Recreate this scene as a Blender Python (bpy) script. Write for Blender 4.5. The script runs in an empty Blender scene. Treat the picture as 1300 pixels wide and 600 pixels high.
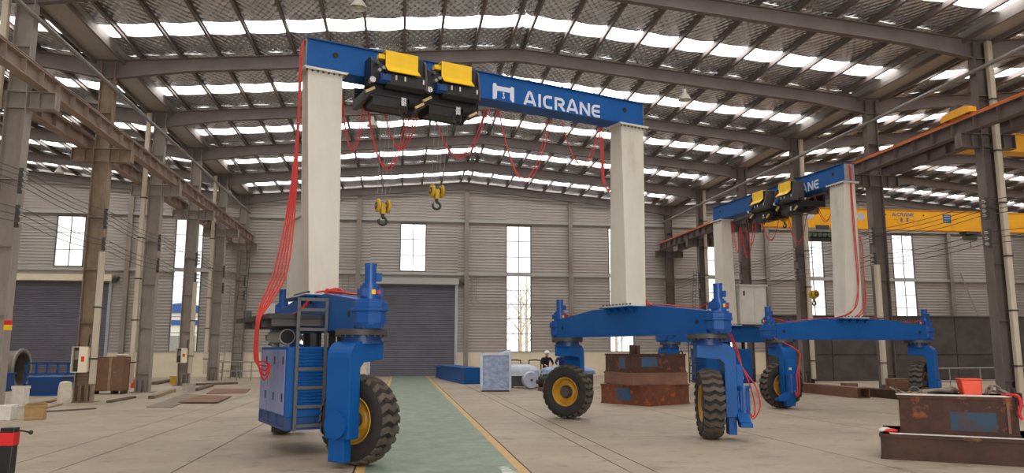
import bpy, bmesh, math, random
from mathutils import Vector, Matrix, noise
random.seed(7)
SC = bpy.context.scene
COL = SC.collection
R = math.radians
PI = math.pi

# ------------------------------------------------------------------ camera, world, light, exposure
cam_data = bpy.data.cameras.new('camera')
cam = bpy.data.objects.new('camera', cam_data)
COL.objects.link(cam)
cam.location = (0, 0, 1.7)
cam.rotation_euler = (R(90 + 8.432), 0, R(-8.196))
cam_data.sensor_width = 36.0
cam_data.lens = 974.1 / 1300 * 36.0
cam_data.clip_end = 500
SC.camera = cam

world = bpy.data.worlds.new('overcast_sky')
SC.world = world
world.use_nodes = True
_bg = world.node_tree.nodes['Background']
_bg.inputs[0].default_value = (1.0, 0.985, 0.96, 1)
_bg.inputs[1].default_value = 2.4

SKYLIGHT = 7.6          # radiance of the day-lit translucent roof strips
# daylight entering through the open truck door in the wall behind the photographer
_ld = bpy.data.lights.new('open_door_daylight', 'AREA')
_ld.shape = 'RECTANGLE'; _ld.size = 9.0; _ld.size_y = 7.0
_ld.energy = 2600; _ld.color = (1.0, 0.97, 0.93)
_lo = bpy.data.objects.new('open_door_daylight', _ld)
COL.objects.link(_lo)
_lo.location = (4.15, -14.4, 3.6)
_lo.rotation_euler = (R(90), 0, 0)      # faces into the hall

SC.view_settings.view_transform = 'Standard'
SC.view_settings.look = 'None'
SC.view_settings.gamma = 1.0
SC.view_settings.use_curve_mapping = False
SC.view_settings.exposure = 0.0
SC.cycles.use_denoising = True
SC.cycles.max_bounces = 8
SC.cycles.diffuse_bounces = 4
SC.cycles.glossy_bounces = 4
SC.cycles.sample_clamp_indirect = 6.0

# ------------------------------------------------------------------ materials
def lin(c):
    return tuple((v / 255 / 12.92) if v / 255 <= 0.04045 else ((v / 255 + 0.055) / 1.055) ** 2.4 for v in c)
MATS = {}
def mat(name, c1, c2=None, scale=3.0, rough=0.5, metal=0.0, bump=0.0, bscale=None, c3=None, stretch=(1, 1, 1), space='Object', detail=5.0, lo=0.35, hi=0.65, spec=0.5, trans=0.0):
    m = bpy.data.materials.new(name); m.use_nodes = True
    nt = m.node_tree; b = nt.nodes['Principled BSDF']
    b.inputs['Roughness'].default_value = rough
    b.inputs['Metallic'].default_value = metal
    b.inputs['Specular IOR Level'].default_value = spec
    b.inputs['Base Color'].default_value = (*lin(c1), 1)
    if c2 is not None or bump:
        if space == 'World':
            tc = nt.nodes.new('ShaderNodeNewGeometry'); out = tc.outputs['Position']
        else:
            tc = nt.nodes.new('ShaderNodeTexCoord'); out = tc.outputs['Object']
        mp = nt.nodes.new('ShaderNodeMapping'); mp.inputs['Scale'].default_value = stretch
        nt.links.new(out, mp.inputs[0])
        nz = nt.nodes.new('ShaderNodeTexNoise'); nz.inputs['Scale'].default_value = scale
        nz.inputs['Detail'].default_value = detail; nz.inputs['Roughness'].default_value = 0.65
        nt.links.new(mp.outputs[0], nz.inputs['Vector'])
        if c2 is not None:
            cr = nt.nodes.new('ShaderNodeValToRGB')
            cr.color_ramp.elements[0].position = lo; cr.color_ramp.elements[0].color = (*lin(c1), 1)
            cr.color_ramp.elements[1].position = hi; cr.color_ramp.elements[1].color = (*lin(c2), 1)
            if c3 is not None:
                e = cr.color_ramp.elements.new(min(0.95, hi + 0.12)); e.color = (*lin(c3), 1)
            nt.links.new(nz.outputs['Fac'], cr.inputs[0])
            nt.links.new(cr.outputs[0], b.inputs['Base Color'])
        if bump:
            n2 = nt.nodes.new('ShaderNodeTexNoise'); n2.inputs['Scale'].default_value = bscale or scale * 4
            nt.links.new(mp.outputs[0], n2.inputs['Vector'])
            bp = nt.nodes.new('ShaderNodeBump'); bp.inputs['Strength'].default_value = bump
            bp.inputs['Distance'].default_value = 0.02
            nt.links.new(n2.outputs['Fac'], bp.inputs['Height'])
            nt.links.new(bp.outputs[0], b.inputs['Normal'])
    MATS[name] = m
    return m

mat('blue_paint', (2, 76, 144), (4, 84, 154), 2.0, 0.52, lo=0.3, hi=0.7, spec=.3)
mat('blue_dark', (10, 58, 116), rough=0.45)
mat('blue_motor', (8, 70, 140), (10, 78, 152), 9, 0.4)
mat('leg_white', (208, 204, 194), (200, 195, 183), 1.6, 0.55, c3=(190, 180, 160), stretch=(1, 1, .35), lo=.4, hi=.62)
mat('cabinet_white', (205, 203, 195), (196, 192, 182), 2, 0.5)
mat('yellow_cover', (240, 196, 18), (232, 186, 14), 3, 0.4)
mat('yellow_hook', (205, 168, 40), (180, 140, 30), 6, 0.45)
mat('yellow_crane', (248, 178, 22), (240, 168, 18), 1.5, 0.45)
mat('rim_yellow', (196, 148, 40), (170, 122, 32), 4, 0.5)
mat('rubber', (34, 31, 32), (46, 42, 41), 5, 0.8, bump=.2, bscale=40)
mat('tread_rubber', (66, 60, 55), (92, 82, 72), 4, 0.85)
mat('black', (24, 23, 25), (32, 31, 33), 6, 0.45)
mat('black_matt', (30, 29, 30), rough=0.7)
mat('dark_steel', (62, 58, 58), (74, 70, 68), 5, 0.5)
mat('ladder_grey', (86, 84, 84), rough=0.5)
mat('red_cable', (206, 52, 44), (190, 40, 36), 8, 0.5)
mat('orange', (226, 72, 30), (214, 62, 26), 4, 0.5)
mat('red_plastic', (205, 36, 34), rough=0.45)
mat('steel_light', (150, 148, 146), (132, 130, 128), 4, 0.45, 0.2)
mat('chrome', (190, 190, 190), rough=0.25, metal=1.0)
mat('gold_buffer', (196, 168, 116), rough=0.5)
mat('lettering', (206, 210, 226), rough=0.5)
mat('lettering_blue', (40, 100, 150), rough=0.5)
mat('marking_white', (220, 220, 214), (196, 194, 186), 9, 0.6)
# structure
mat('column_grey', (158, 149, 142), (140, 129, 120), 1.6, 0.6, c3=(158, 132, 106), stretch=(1, 1, .4), lo=.38, hi=.64)
mat('column_rust', (154, 136, 116), (128, 106, 86), 1.8, 0.65, c3=(150, 132, 110), stretch=(1, 1, .5), lo=.36, hi=.6)
mat('column_shaded', (114, 103, 99), (98, 87, 83), 1.5, 0.6, stretch=(1, 1, .4))  # right-hand columns: dimmer light on that side painted in as darker steel
mat('runway_steel', (158, 138, 126), (136, 114, 102), 1.3, 0.6, stretch=(1, .4, 1))
mat('runway_shaded', (106, 93, 89), (92, 79, 75), 1.3, 0.6, stretch=(1, .4, 1))  # right-hand runway beams, colour darkened to stand for the shade there
mat('rail_orange', (226, 124, 50), (204, 104, 44), 2, 0.6, stretch=(1, .3, 1))
mat('roof_steel', (122, 112, 111), (108, 99, 98), .8, 0.55)
mat('gutter_grey', (176, 171, 168), (158, 153, 150), .7, 0.5, .2, stretch=(1, .3, 1))
mat('downpipe_cream', (206, 194, 176), (190, 176, 156), 1.5, 0.5, stretch=(1, 1, .3))
mat('siding', (176, 169, 164), (165, 158, 153), .5, 0.6, stretch=(1, 1, .4), space='World')
mat('plinth', (238, 227, 202), (226, 213, 186), .9, 0.7, space='World')
mat('girt', (176, 174, 172), rough=0.5)
mat('door_slate', (112, 110, 122), (102, 100, 112), .8, 0.55, space='World')
mat('door_guide', (176, 180, 190), rough=0.4, metal=.3)
mat('window_frame', (96, 86, 90), rough=0.5)
mat('dark_wall', (84, 78, 76), (66, 60, 59), 1.2, 0.8, c3=(96, 88, 84), space='World')
mat('rust', (82, 50, 36), (60, 37, 29), 2.6, 0.75, bump=.25, bscale=18, c3=(150, 82, 42), lo=.34, hi=.58)
mat('rust_dark', (76, 50, 38), (54, 37, 30), 2.0, 0.78, bump=.25, bscale=18, c3=(120, 84, 58), lo=.36, hi=.6)
mat('rust_orange', (132, 74, 44), (98, 58, 40), 2.4, 0.75, bump=.2, bscale=14, c3=(186, 92, 40), lo=.36, hi=.56)
mat('rust_pink', (134, 96, 78), (116, 80, 64), 2.0, 0.7)
mat('rust_brown', (126, 92, 70), (112, 80, 60), 2.2, 0.7)
mat('worn_blue', (44, 84, 122), (92, 62, 50), 4.5, 0.65, lo=.52, hi=.62)
mat('worn_blue_dark', (38, 64, 86), (72, 50, 42), 4.5, 0.65, lo=.5, hi=.64)
mat('foam_white', (224, 222, 216), (206, 202, 194), 12, 0.8, bump=.4, bscale=30)
mat('plastic_film', (196, 202, 214), (172, 184, 206), 4.5, 0.25, bump=.8, bscale=6, stretch=(1, 1, .7))
mat('wrapped_blue', (126, 146, 186), (168, 180, 206), 4, 0.3, bump=1.0, bscale=6, lo=.42, hi=.68, stretch=(1, 1, 1.6))
mat('wood', (160, 138, 110), (136, 112, 86), 2.0, 0.75, stretch=(1, 6, 1))
mat('wood_dark', (112, 92, 76), (90, 74, 62), 2.0, 0.75)
mat('cardboard', (178, 146, 100), (160, 128, 86), 6, 0.8)
mat('sack_white', (214, 206, 190), (196, 186, 168), 6, 0.8, bump=.4, bscale=14)
mat('concrete_block', (180, 174, 164), (160, 152, 142), 5, 0.85)
mat('steel_plate', (134, 120, 106), (112, 98, 86), 1.6, 0.6)
mat('duct_steel', (126, 114, 106), (108, 96, 88), 1.4, 0.5, .3)
mat('cloth_dark', (40, 36, 42), (30, 27, 32), 8, 0.9)
mat('cloth_blue', (34, 58, 120), (26, 46, 100), 8, 0.9)
mat('skin', (196, 150, 124), rough=0.6)
mat('helmet_white', (236, 236, 234), rough=0.3)
mat('helmet_dark', (52, 60, 84), rough=0.35)
mat('ceramic', (196, 190, 180), rough=0.35)
mat('green_hose', (86, 104, 82), (70, 84, 70), 8, 0.6)
mat('ground_out', (172, 158, 138), (150, 138, 120), .2, 0.9, space='World')
mat('bark', (206, 190, 170), (190, 174, 154), 4, 0.9)
mat('paper_white', (228, 224, 216), (214, 208, 198), 8, 0.7)

def nodes_of(name, rough=.5, metal=0.):
    m = bpy.data.materials.new(name); m.use_nodes = True; MATS[name] = m
    nt = m.node_tree; b = nt.nodes['Principled BSDF']
    b.inputs['Roughness'].default_value = rough; b.inputs['Metallic'].default_value = metal
    return m, nt, b
def nn(nt, t, **kw):
    n = nt.nodes.new(t)
    for k, v in kw.items(): setattr(n, k, v)
    return n

# concrete floor: dusty tan with lighter and darker stains and thin scuffs across
m, nt, b = nodes_of('floor_concrete', .62)
g = nn(nt, 'ShaderNodeNewGeometry')
n1 = nn(nt, 'ShaderNodeTexNoise'); n1.inputs['Scale'].default_value = .35; n1.inputs['Detail'].default_value = 8; n1.inputs['Roughness'].default_value = .7
mp = nn(nt, 'ShaderNodeMapping'); mp.inputs['Scale'].default_value = (.8, 1.0, 1)
n2 = nn(nt, 'ShaderNodeTexNoise'); n2.inputs['Scale'].default_value = 2.2; n2.inputs['Detail'].default_value = 7; n2.inputs['Roughness'].default_value = .7
nt.links.new(g.outputs['Position'], n1.inputs['Vector']); nt.links.new(g.outputs['Position'], mp.inputs[0]); nt.links.new(mp.outputs[0], n2.inputs['Vector'])
r1 = nn(nt, 'ShaderNodeValToRGB'); e = r1.color_ramp.elements
e[0].position = .3; e[0].color = (*lin((140, 126, 110)), 1); e[1].position = .7; e[1].color = (*lin((172, 157, 138)), 1)
r2 = nn(nt, 'ShaderNodeValToRGB'); e = r2.color_ramp.elements
e[0].position = .33; e[0].color = (.55, .53, .51, 1); e[1].position = .45; e[1].color = (1, 1, 1, 1)
mx = nn(nt, 'ShaderNodeMix', data_type='RGBA', blend_type='MULTIPLY'); mx.inputs[0].default_value = .8
nt.links.new(n1.outputs['Fac'], r1.inputs[0]); nt.links.new(n2.outputs['Fac'], r2.inputs[0])
nt.links.new(r1.outputs[0], mx.inputs[6]); nt.links.new(r2.outputs[0], mx.inputs[7]); nt.links.new(mx.outputs[2], b.inputs['Base Color'])
bp = nn(nt, 'ShaderNodeBump'); bp.inputs['Strength'].default_value = .12; nt.links.new(n2.outputs['Fac'], bp.inputs['Height']); nt.links.new(bp.outputs[0], b.inputs['Normal'])
# painted walkway
m, nt, b = nodes_of('walkway_green', .55)
g = nn(nt, 'ShaderNodeNewGeometry')
n1 = nn(nt, 'ShaderNodeTexNoise'); n1.inputs['Scale'].default_value = 2.0; n1.inputs['Detail'].default_value = 9; n1.inputs['Roughness'].default_value = .72
mp = nn(nt, 'ShaderNodeMapping'); mp.inputs['Scale'].default_value = (1.0, 1.1, 1)
nt.links.new(g.outputs['Position'], mp.inputs[0]); nt.links.new(mp.outputs[0], n1.inputs['Vector'])
r1 = nn(nt, 'ShaderNodeValToRGB'); e = r1.color_ramp.elements
e[0].position = .3; e[0].color = (*lin((100, 108, 94)), 1); e[1].position = .56; e[1].color = (*lin((124, 140, 124)), 1)
e2 = e.new(.75); e2.color = (*lin((140, 150, 132)), 1)
nt.links.new(n1.outputs['Fac'], r1.inputs[0]); nt.links.new(r1.outputs[0], b.inputs['Base Color'])
mat('walkway_yellow', (196, 156, 90), (180, 148, 98), 2.2, .6, c3=(158, 142, 118), space='World', lo=.4, hi=.62)
mat('slab_base', (96, 84, 74), rough=.9)
# foil roof lining with a diamond net pressed into it
m, nt, b = nodes_of('foil', .24, .8)
g = nn(nt, 'ShaderNodeNewGeometry')
def wave(rot, sc):
    mpp = nn(nt, 'ShaderNodeMapping'); mpp.inputs['Rotation'].default_value = (0, 0, rot)
    nt.links.new(g.outputs['Position'], mpp.inputs[0])
    w = nn(nt, 'ShaderNodeTexWave'); w.inputs['Scale'].default_value = sc; w.inputs['Distortion'].default_value = 1.6; w.inputs['Detail'].default_value = 1
    nt.links.new(mpp.outputs[0], w.inputs['Vector']); return w
wa, wb = wave(R(30), 1.5), wave(R(-30), 1.5)
ad = nn(nt, 'ShaderNodeMath', operation='ADD'); nt.links.new(wa.outputs['Fac'], ad.inputs[0]); nt.links.new(wb.outputs['Fac'], ad.inputs[1])
n1 = nn(nt, 'ShaderNodeTexNoise'); n1.inputs['Scale'].default_value = 1.6; n1.inputs['Detail'].default_value = 4
nt.links.new(g.outputs['Position'], n1.inputs['Vector'])
ml = nn(nt, 'ShaderNodeMath', operation='MULTIPLY_ADD'); ml.inputs[1].default_value = 2.4
nt.links.new(n1.outputs['Fac'], ml.inputs[0]); nt.links.new(ad.outputs[0], ml.inputs[2])
bp = nn(nt, 'ShaderNodeBump'); bp.inputs['Strength'].default_value = .62; bp.inputs['Distance'].default_value = .03
nt.links.new(ml.outputs[0], bp.inputs['Height']); nt.links.new(bp.outputs[0], b.inputs['Normal'])
r1 = nn(nt, 'ShaderNodeValToRGB'); e = r1.color_ramp.elements
e[0].position = .35; e[0].color = (*lin((200, 203, 210)), 1); e[1].position = .65; e[1].color = (*lin((230, 233, 240)), 1)
nt.links.new(n1.outputs['Fac'], r1.inputs[0]); nt.links.new(r1.outputs[0], b.inputs['Base Color'])
# day-lit translucent roof strip
m, nt, b = nodes_of('skylight_sheet', .5)
b.inputs['Base Color'].default_value = (.75, .74, .68, 1)
b.inputs['Emission Color'].default_value = (1.0, .972, .92, 1)
b.inputs['Emission Strength'].default_value = SKYLIGHT
# window glass
m, nt, b = nodes_of('window_glass', .05)
nt.nodes.remove(b)
tr = nn(nt, 'ShaderNodeBsdfTransparent'); tr.inputs[0].default_value = (.9, .92, .92, 1)
gl = nn(nt, 'ShaderNodeBsdfGlossy'); gl.inputs['Roughness'].default_value = .05
mx = nn(nt, 'ShaderNodeMixShader'); mx.inputs[0].default_value = .06
nt.links.new(tr.outputs[0], mx.inputs[1]); nt.links.new(gl.outputs[0], mx.inputs[2]); nt.links.new(mx.outputs[0], nt.nodes['Material Output'].inputs[0])

# ------------------------------------------------------------------ mesh helpers
class MB:
    def __init__(s): s.v = []; s.f = []
    def add(s, vs, fs):
        o = len(s.v); s.v += [tuple(v) for v in vs]; s.f += [tuple(i + o for i in f) for f in fs]; return s
    def box(s, x0, x1, y0, y1, z0, z1):
        return s.add([(x0, y0, z0), (x1, y0, z0), (x1, y1, z0), (x0, y1, z0), (x0, y0, z1), (x1, y0, z1), (x1, y1, z1), (x0, y1, z1)],
                     [(0, 3, 2, 1), (4, 5, 6, 7), (0, 1, 5, 4), (1, 2, 6, 5), (2, 3, 7, 6), (3, 0, 4, 7)])
    def cbox(s, c, d, M=None):
        k = len(s.v); s.box(-d[0] / 2, d[0] / 2, -d[1] / 2, d[1] / 2, -d[2] / 2, d[2] / 2)
        for i in range(k, len(s.v)):
            p = Vector(s.v[i])
            if M is not None: p = M @ p
            s.v[i] = tuple(p + Vector(c))
        return s
    def bar(s, p, q, w, h, up=(0, 0, 1)):
        p, q = Vector(p), Vector(q); d = (q - p).normalized(); u = Vector(up)
        if abs(d.dot(u)) > .98: u = Vector((0, 1, 0))
        a = d.cross(u).normalized() * (w / 2); b = a.cross(d).normalized() * (h / 2)
        vs = [e + sa * a + sb * b for e in (p, q) for sa, sb in ((-1, -1), (1, -1), (1, 1), (-1, 1))]
        return s.add(vs, [(0, 1, 2, 3), (7, 6, 5, 4), (0, 4, 5, 1), (1, 5, 6, 2), (2, 6, 7, 3), (3, 7, 4, 0)])
    def cyl(s, p, q, r, n=14, r2=None, cap=True):
        p, q = Vector(p), Vector(q); d = (q - p).normalized(); u = Vector((0, 0, 1))
        if abs(d.z) > .95: u = Vector((1, 0, 0))
        a = d.cross(u).normalized(); b = d.cross(a).normalized(); r2 = r if r2 is None else r2
        vs = [p + r * (math.cos(2 * PI * i / n) * a + math.sin(2 * PI * i / n) * b) for i in range(n)]
        vs += [q + r2 * (math.cos(2 * PI * i / n) * a + math.sin(2 * PI * i / n) * b) for i in range(n)]
        fs = [(i, (i + 1) % n, n + (i + 1) % n, n + i) for i in range(n)]
        if cap: fs += [tuple(range(n))[::-1], tuple(range(n, 2 * n))]
        return s.add(vs, fs)
    def tube(s, pts, r, n=6):
        pts = [Vector(p) for p in pts]; rings = []
        prev = None
        for i, p in enumerate(pts):
            d = (pts[min(i + 1, len(pts) - 1)] - pts[max(i - 1, 0)]).normalized()
            if prev is None:
                u = Vector((0, 0, 1)) if abs(d.z) < .9 else Vector((1, 0, 0))
                a = d.cross(u).normalized()
            else:
                a = (prev - d * prev.dot(d)).normalized()
            prev = a; b = d.cross(a)
            rings.append([p + r * (math.cos(2 * PI * k / n) * a + math.sin(2 * PI * k / n) * b) for k in range(n)])
        vs = [v for q in rings for v in q]; fs = []
        for i in range(len(rings) - 1):
            for k in range(n):
                fs.append((i * n + k, i * n + (k + 1) % n, (i + 1) * n + (k + 1) % n, (i + 1) * n + k))
        fs += [tuple(range(n))[::-1], tuple(range((len(rings) - 1) * n, len(rings) * n))]
        return s.add(vs, fs)
    def prism(s, poly, a0, a1, axis='y'):
        """extrude a 2D polygon along an axis: x: (y,z), y: (x,z), z: (x,y)"""
        f = {'x': lambda p, a: (a, p[0], p[1]), 'y': lambda p, a: (p[0], a, p[1]), 'z': lambda p, a: (p[0], p[1], a)}[axis]
        n = len(poly); vs = [f(p, a0) for p in poly] + [f(p, a1) for p in poly]
        return s.add(vs, [tuple(range(n))[::-1], tuple(range(n, 2 * n))] + [(i, (i + 1) % n, n + (i + 1) % n, n + i) for i in range(n)])
    def lathe(s, prof, n=32, axis='x', c=(0, 0, 0), close=False):
        """prof: (a along axis, radius)"""
        vs = []; m = len(prof)
        for i in range(n):
            t = 2 * PI * i / n; ct, st = math.cos(t), math.sin(t)
            for a, r in prof:
                v = {'x': (a, r * ct, r * st), 'y': (r * ct, a, r * st), 'z': (r * ct, r * st, a)}[axis]
                vs.append((v[0] + c[0], v[1] + c[1], v[2] + c[2]))
        fs = []
        for i in range(n):
            j = (i + 1) % n
            for k in range(m if close else m - 1):
                k2 = (k + 1) % m
                fs.append((i * m + k, j * m + k, j * m + k2, i * m + k2))
        return s.add(vs, fs)
    def ball(s, c, r, n=10, sq=(1, 1, 1)):
        vs = []; fs = []; m = n // 2 + 1
        for i in range(m + 1):
            ph = PI * i / m
            for k in range(n):
                t = 2 * PI * k / n
                vs.append((c[0] + r * sq[0] * math.sin(ph) * math.cos(t), c[1] + r * sq[1] * math.sin(ph) * math.sin(t), c[2] + r * sq[2] * math.cos(ph)))
        for i in range(m):
            for k in range(n):
                fs.append((i * n + k, i * n + (k + 1) % n, (i + 1) * n + (k + 1) % n, (i + 1) * n + k))
        return s.add(vs, fs)
    def taper(s, c0, d0, c1, d1):
        """frustum of rectangles centre c0 half d0 -> c1, d1 (z from centres)"""
        vs = [(c[0] + sx * d[0], c[1] + sy * d[1], c[2]) for c, d in ((c0, d0), (c1, d1)) for sx, sy in ((-1, -1), (1, -1), (1, 1), (-1, 1))]
        return s.add(vs, [(3, 2, 1, 0), (4, 5, 6, 7), (0, 1, 5, 4), (1, 2, 6, 5), (2, 3, 7, 6), (3, 0, 4, 7)])
    def mesh(s, name, material, smooth=False, merge=False):
        me = bpy.data.meshes.new(name); me.from_pydata(s.v, [], s.f)
        bm = bmesh.new(); bm.from_mesh(me)
        if merge: bmesh.ops.remove_doubles(bm, verts=bm.verts, dist=1e-5)
        bmesh.ops.recalc_face_normals(bm, faces=bm.faces); bm.to_mesh(me); bm.free()
        me.materials.append(MATS[material])
        if smooth:
            for p in me.polygons: p.use_smooth = True
            try: me.set_sharp_from_angle(angle=R(38))
            except Exception: pass
        return me
    def build(s, name, material, parent=None, smooth=False, bevel=0, label=None):
        o = bpy.data.objects.new(name, s.mesh(name, material, smooth)); COL.objects.link(o)
        if parent is not None: o.parent = parent
        if bevel:
            md = o.modifiers.new('bevel', 'BEVEL'); md.width = bevel; md.segments = 2; md.limit_method = 'ANGLE'; md.angle_limit = R(50)
        if label: o['label'] = label
        return o
def inst(me, name, parent=None, loc=(0, 0, 0), rot=(0, 0, 0), sc=None):
    o = bpy.data.objects.new(name, me); COL.objects.link(o); o.parent = parent
    o.location = loc; o.rotation_euler = rot
    if sc: o.scale = sc
    return o
def tag(o, label, cat, group=None):
    o['label'] = label; o['category'] = cat
    if group: o['group'] = group
    return o
def empty(name, loc=(0, 0, 0), rz=0):
    o = bpy.data.objects.new(name, None); COL.objects.link(o); o.location = loc; o.rotation_euler = (0, 0, rz); o.empty_display_size = .2
    return o
def thing(name, label, cat, loc=(0, 0, 0), rz=0, group=None):
    return tag(empty(name, loc, rz), label, cat, group)
def struct(o):
    o['kind'] = 'structure'; return o
def stuff(o):
    o['kind'] = 'stuff'; return o

# ------------------------------------------------------------------ the hall
YB = 51.8                    # end-wall frame
YE = 52.25                   # inner face of the end wall
BAY = 6.0
XL, XR = -10.4, 18.7         # column lines of the middle aisle
SPAN = XR - XL
LINES = [XL - SPAN, XL, XR, XR + SPAN]
YF = YB - 11 * BAY           # -14.2, wall behind the photographer
FRAMES = [YB - BAY * k for k in range(12)]
SLOPE = .089
ZE = 11.85                   # rafter top at the column line
def zt(x):
    return ZE + SLOPE * min(abs(x - l) for l in LINES)
ANG = math.atan(SLOPE)

# ---- floor: concrete slabs on a dark bed, a painted walkway between yellow lines
floor = struct(MB().box(LINES[0], LINES[3], YF - .3, YE + .4, -.35, -.101).build('floor', 'slab_base'))
jx = [LINES[0], -30, -22, -16.5, -13, -9.4, -5.75, -4.85, -3.15, -.62, 1.86, 3.25, 3.62, 7.2, 10.2, 13.2, 16.4, 20, 26, 34, LINES[3]]
jy = [YF - .3, -6, 0, 5.2, 10.2, 15.2, 20.2, 25.2, 30.2, 35.2, 40.2, 46.2, YE + .4]
for i in range(len(jx) - 1):
    for j in range(len(jy) - 1):
        x0, x1, y0, y1 = jx[i], jx[i + 1], jy[j], jy[j + 1]
        c = .012
        MB().box(x0 + c, x1 - c, y0 + c * .6, y1 - c * .6, -.1, 0).build('concrete_slab', 'floor_concrete', floor)
MB().box(-.47, 1.70, YF, YE, 0, .003).build('walkway_paint', 'walkway_green', floor)
MB().box(-.60, -.47, YF, YE, 0, .003).build('walkway_line', 'walkway_yellow', floor)
MB().box(1.70, 1.84, YF, YE, 0, .003).build('walkway_line', 'walkway_yellow', floor)
pm = MB()
for k in range(5):
    y = 11.0 + k * .13
    pm.prism([(1.44 + .02 * k, y), (1.66 - .02 * k, y + .03), (1.62, y + .08), (1.46, y + .06)], .003, .006, 'z')
pm.build('paint_scuff', 'marking_white', floor)

# ---- end wall
WIN_C, WIN_S = .72, 7.27
def corr(mb, x0, x1, z0, z1, y, pitch=.2, depth=.022):
    n = max(1, int(round((z1 - z0) / pitch))); p = (z1 - z0) / n; pr = []
    for i in range(n):
        z = z0 + i * p
        pr += [(y, z), (y, z + p * .45), (y - depth, z + p * .6), (y - depth, z + p * .85)]
    pr.append((y, z1))
    k = len(pr)
    vs = [(x0, a, b) for a, b in pr] + [(x1, a, b) for a, b in pr]
    mb.add(vs, [(i, i + 1, k + i + 1, k + i) for i in range(k - 1)])
    mb.box(x0, x1, y + .004, y + .08, z0, z1)
    return mb
wall = struct(MB().box(LINES[0], LINES[3], YE + .085, YE + .1, 13.2, 14.2).build('wall_back', 'siding'))
PL = 1.56
doors = [(-27.2, -18.35, 6.05), (-2.12, 3.78, 6.08)]
wins = []
for k in range(-4, 7):
    c = WIN_C + WIN_S * k
    if k in (-4, 6): continue
    full = k not in (0, -3)
    wins.append((c - .88, c + .88, PL + .02 if full else 6.98, 10.28, k))
edges = sorted(set([LINES[0], LINES[3]] + [w[0] for w in wins] + [w[1] for w in wins] + [WIN_C + WIN_S * (k + .5) for k in range(-5, 7) if LINES[0] < WIN_C + WIN_S * (k + .5) < LINES[3]]))
for i in range(len(edges) - 1):
    x0, x1 = edges[i], edges[i + 1]; xm = (x0 + x1) / 2
    w = [w for w in wins if w[0] - .01 < xm < w[1] + .01]
    spans = [(PL, 13.2)]
    if w:
        w = w[0]; spans = [(w[3], 13.2)] + ([(PL, w[2])] if w[2] > PL + .1 else [])
    for z0, z1 in spans:
        subs = [(x0, x1, z0, z1)]
        for dx0, dx1, dz in doors:
            ns = []
            for a0, a1, b0, b1 in subs:
                if a1 <= dx0 or a0 >= dx1 or b0 >= dz: ns.append((a0, a1, b0, b1)); continue
                if a0 < dx0: ns.append((a0, dx0, b0, b1))
                if a1 > dx1: ns.append((dx1, a1, b0, b1))
                ns.append((max(a0, dx0), min(a1, dx1), dz, b1))
            subs = ns
        for a0, a1, b0, b1 in subs:
            if a1 - a0 > .05 and b1 - b0 > .05:
                corr(MB(), a0, a1, b0, b1, YE).build('wall_panel', 'siding', wall)
# plinth in runs between doors
px = [LINES[0], -27.2, -18.35, -2.12, 3.78, LINES[3]]
for a, b_ in ((px[0], px[1]), (px[2], px[3]), (px[4], px[5])):
    MB().box(a, b_, YE - .06, YE + .12, 0, PL).build('plinth', 'plinth', wall)
    MB().box(a, b_, YE - .09, YE - .0, PL, PL + .05).build('plinth_sill', 'girt', wall)
for z in (10.5, 6.84):
    for k in range(-5, 7):
        a = max(LINES[0], WIN_C + WIN_S * (k - .5)); b_ = min(LINES[3], WIN_C + WIN_S * (k + .5))
        if b_ > a: MB().box(a + .02, b_ - .02, YE - .2, YE - .05, z - .09, z + .09).build('girt', 'girt', wall)
for k in range(-5, 7):
    x = WIN_C + WIN_S * (k - .5)
    if LINES[0] < x < LINES[3]:
        q = MB().box(x - .14, x + .14, YE - .36, YE - .34, 0, zt(x) - .4).box(x - .14, x + .14, YE - .07, YE - .05, 0, zt(x) - .4).box(x - .01, x + .01, YE - .36, YE - .05, 0, zt(x) - .4)
        q.build('wall_post', 'column_grey', wall)
# thin conduits clipped to the siding
def conduit(pts, r=.02): MB().tube(pts, r, 6).build('conduit', 'steel_light', wall)
conduit([(4.75, YE - .08, 6.6), (4.75, YE - .08, 4.9), (5.0, YE - .08, 4.65), (11.0, YE - .08, 4.65)])
conduit([(5.05, YE - .08, 6.6), (5.05, YE - .08, 5.1), (5.3, YE - .08, 4.9), (11.0, YE - .08, 4.9)])
conduit([(-8.6, YE - .08, 5.6), (-3.0, YE - .08, 5.6)]); conduit([(-3.9, YE - .08, 6.7), (-3.9, YE - .08, 3.9)])
conduit([(-3.5, YE - .08, 6.7), (-3.5, YE - .08, 3.9)])

wn = 0
for x0, x1, z0, z1, k in wins:
    wn += 1
    o = struct(empty('window_%d' % wn, (0, 0, 0)))
    fr = MB(); t = .06
    fr.box(x0, x0 + t, YE - .05, YE + .06, z0, z1).box(x1 - t, x1, YE - .05, YE + .06, z0, z1).box(x0, x1, YE - .05, YE + .06, z0, z0 + t).box(x0, x1, YE - .05, YE + .06, z1 - t, z1)
    f = fr.build('window_frame', 'window_frame', o)
    xm = (x0 + x1) / 2
    rows = [6.98, 8.08, 9.18, 10.28] if z0 > 5 else [z0, 2.82, 3.84, 4.8, 5.76, 6.75, 7.0, 8.08, 9.18, 10.28]
    mu = MB().box(xm - .025, xm + .025, YE - .02, YE + .03, z0, z1)
    mu.build('mullion', 'window_frame', o)
    for i in range(len(rows) - 1):
        a, b_ = rows[i], rows[i + 1]
        if b_ - a < .3:
            MB().box(x0, x1, YE - .04, YE + .06, a, b_).build('window_spandrel', 'girt', o); continue
        if i: MB().box(x0 + t, x1 - t, YE - .02, YE + .03, a - .02, a + .02).build('glazing_bar', 'window_frame', o)
        for u, v in ((x0 + t, xm - .025), (xm + .025, x1 - t)):
            MB().box(u, v, YE, YE + .008, a + .02, b_ - .02).build('pane', 'window_glass', o)

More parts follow.
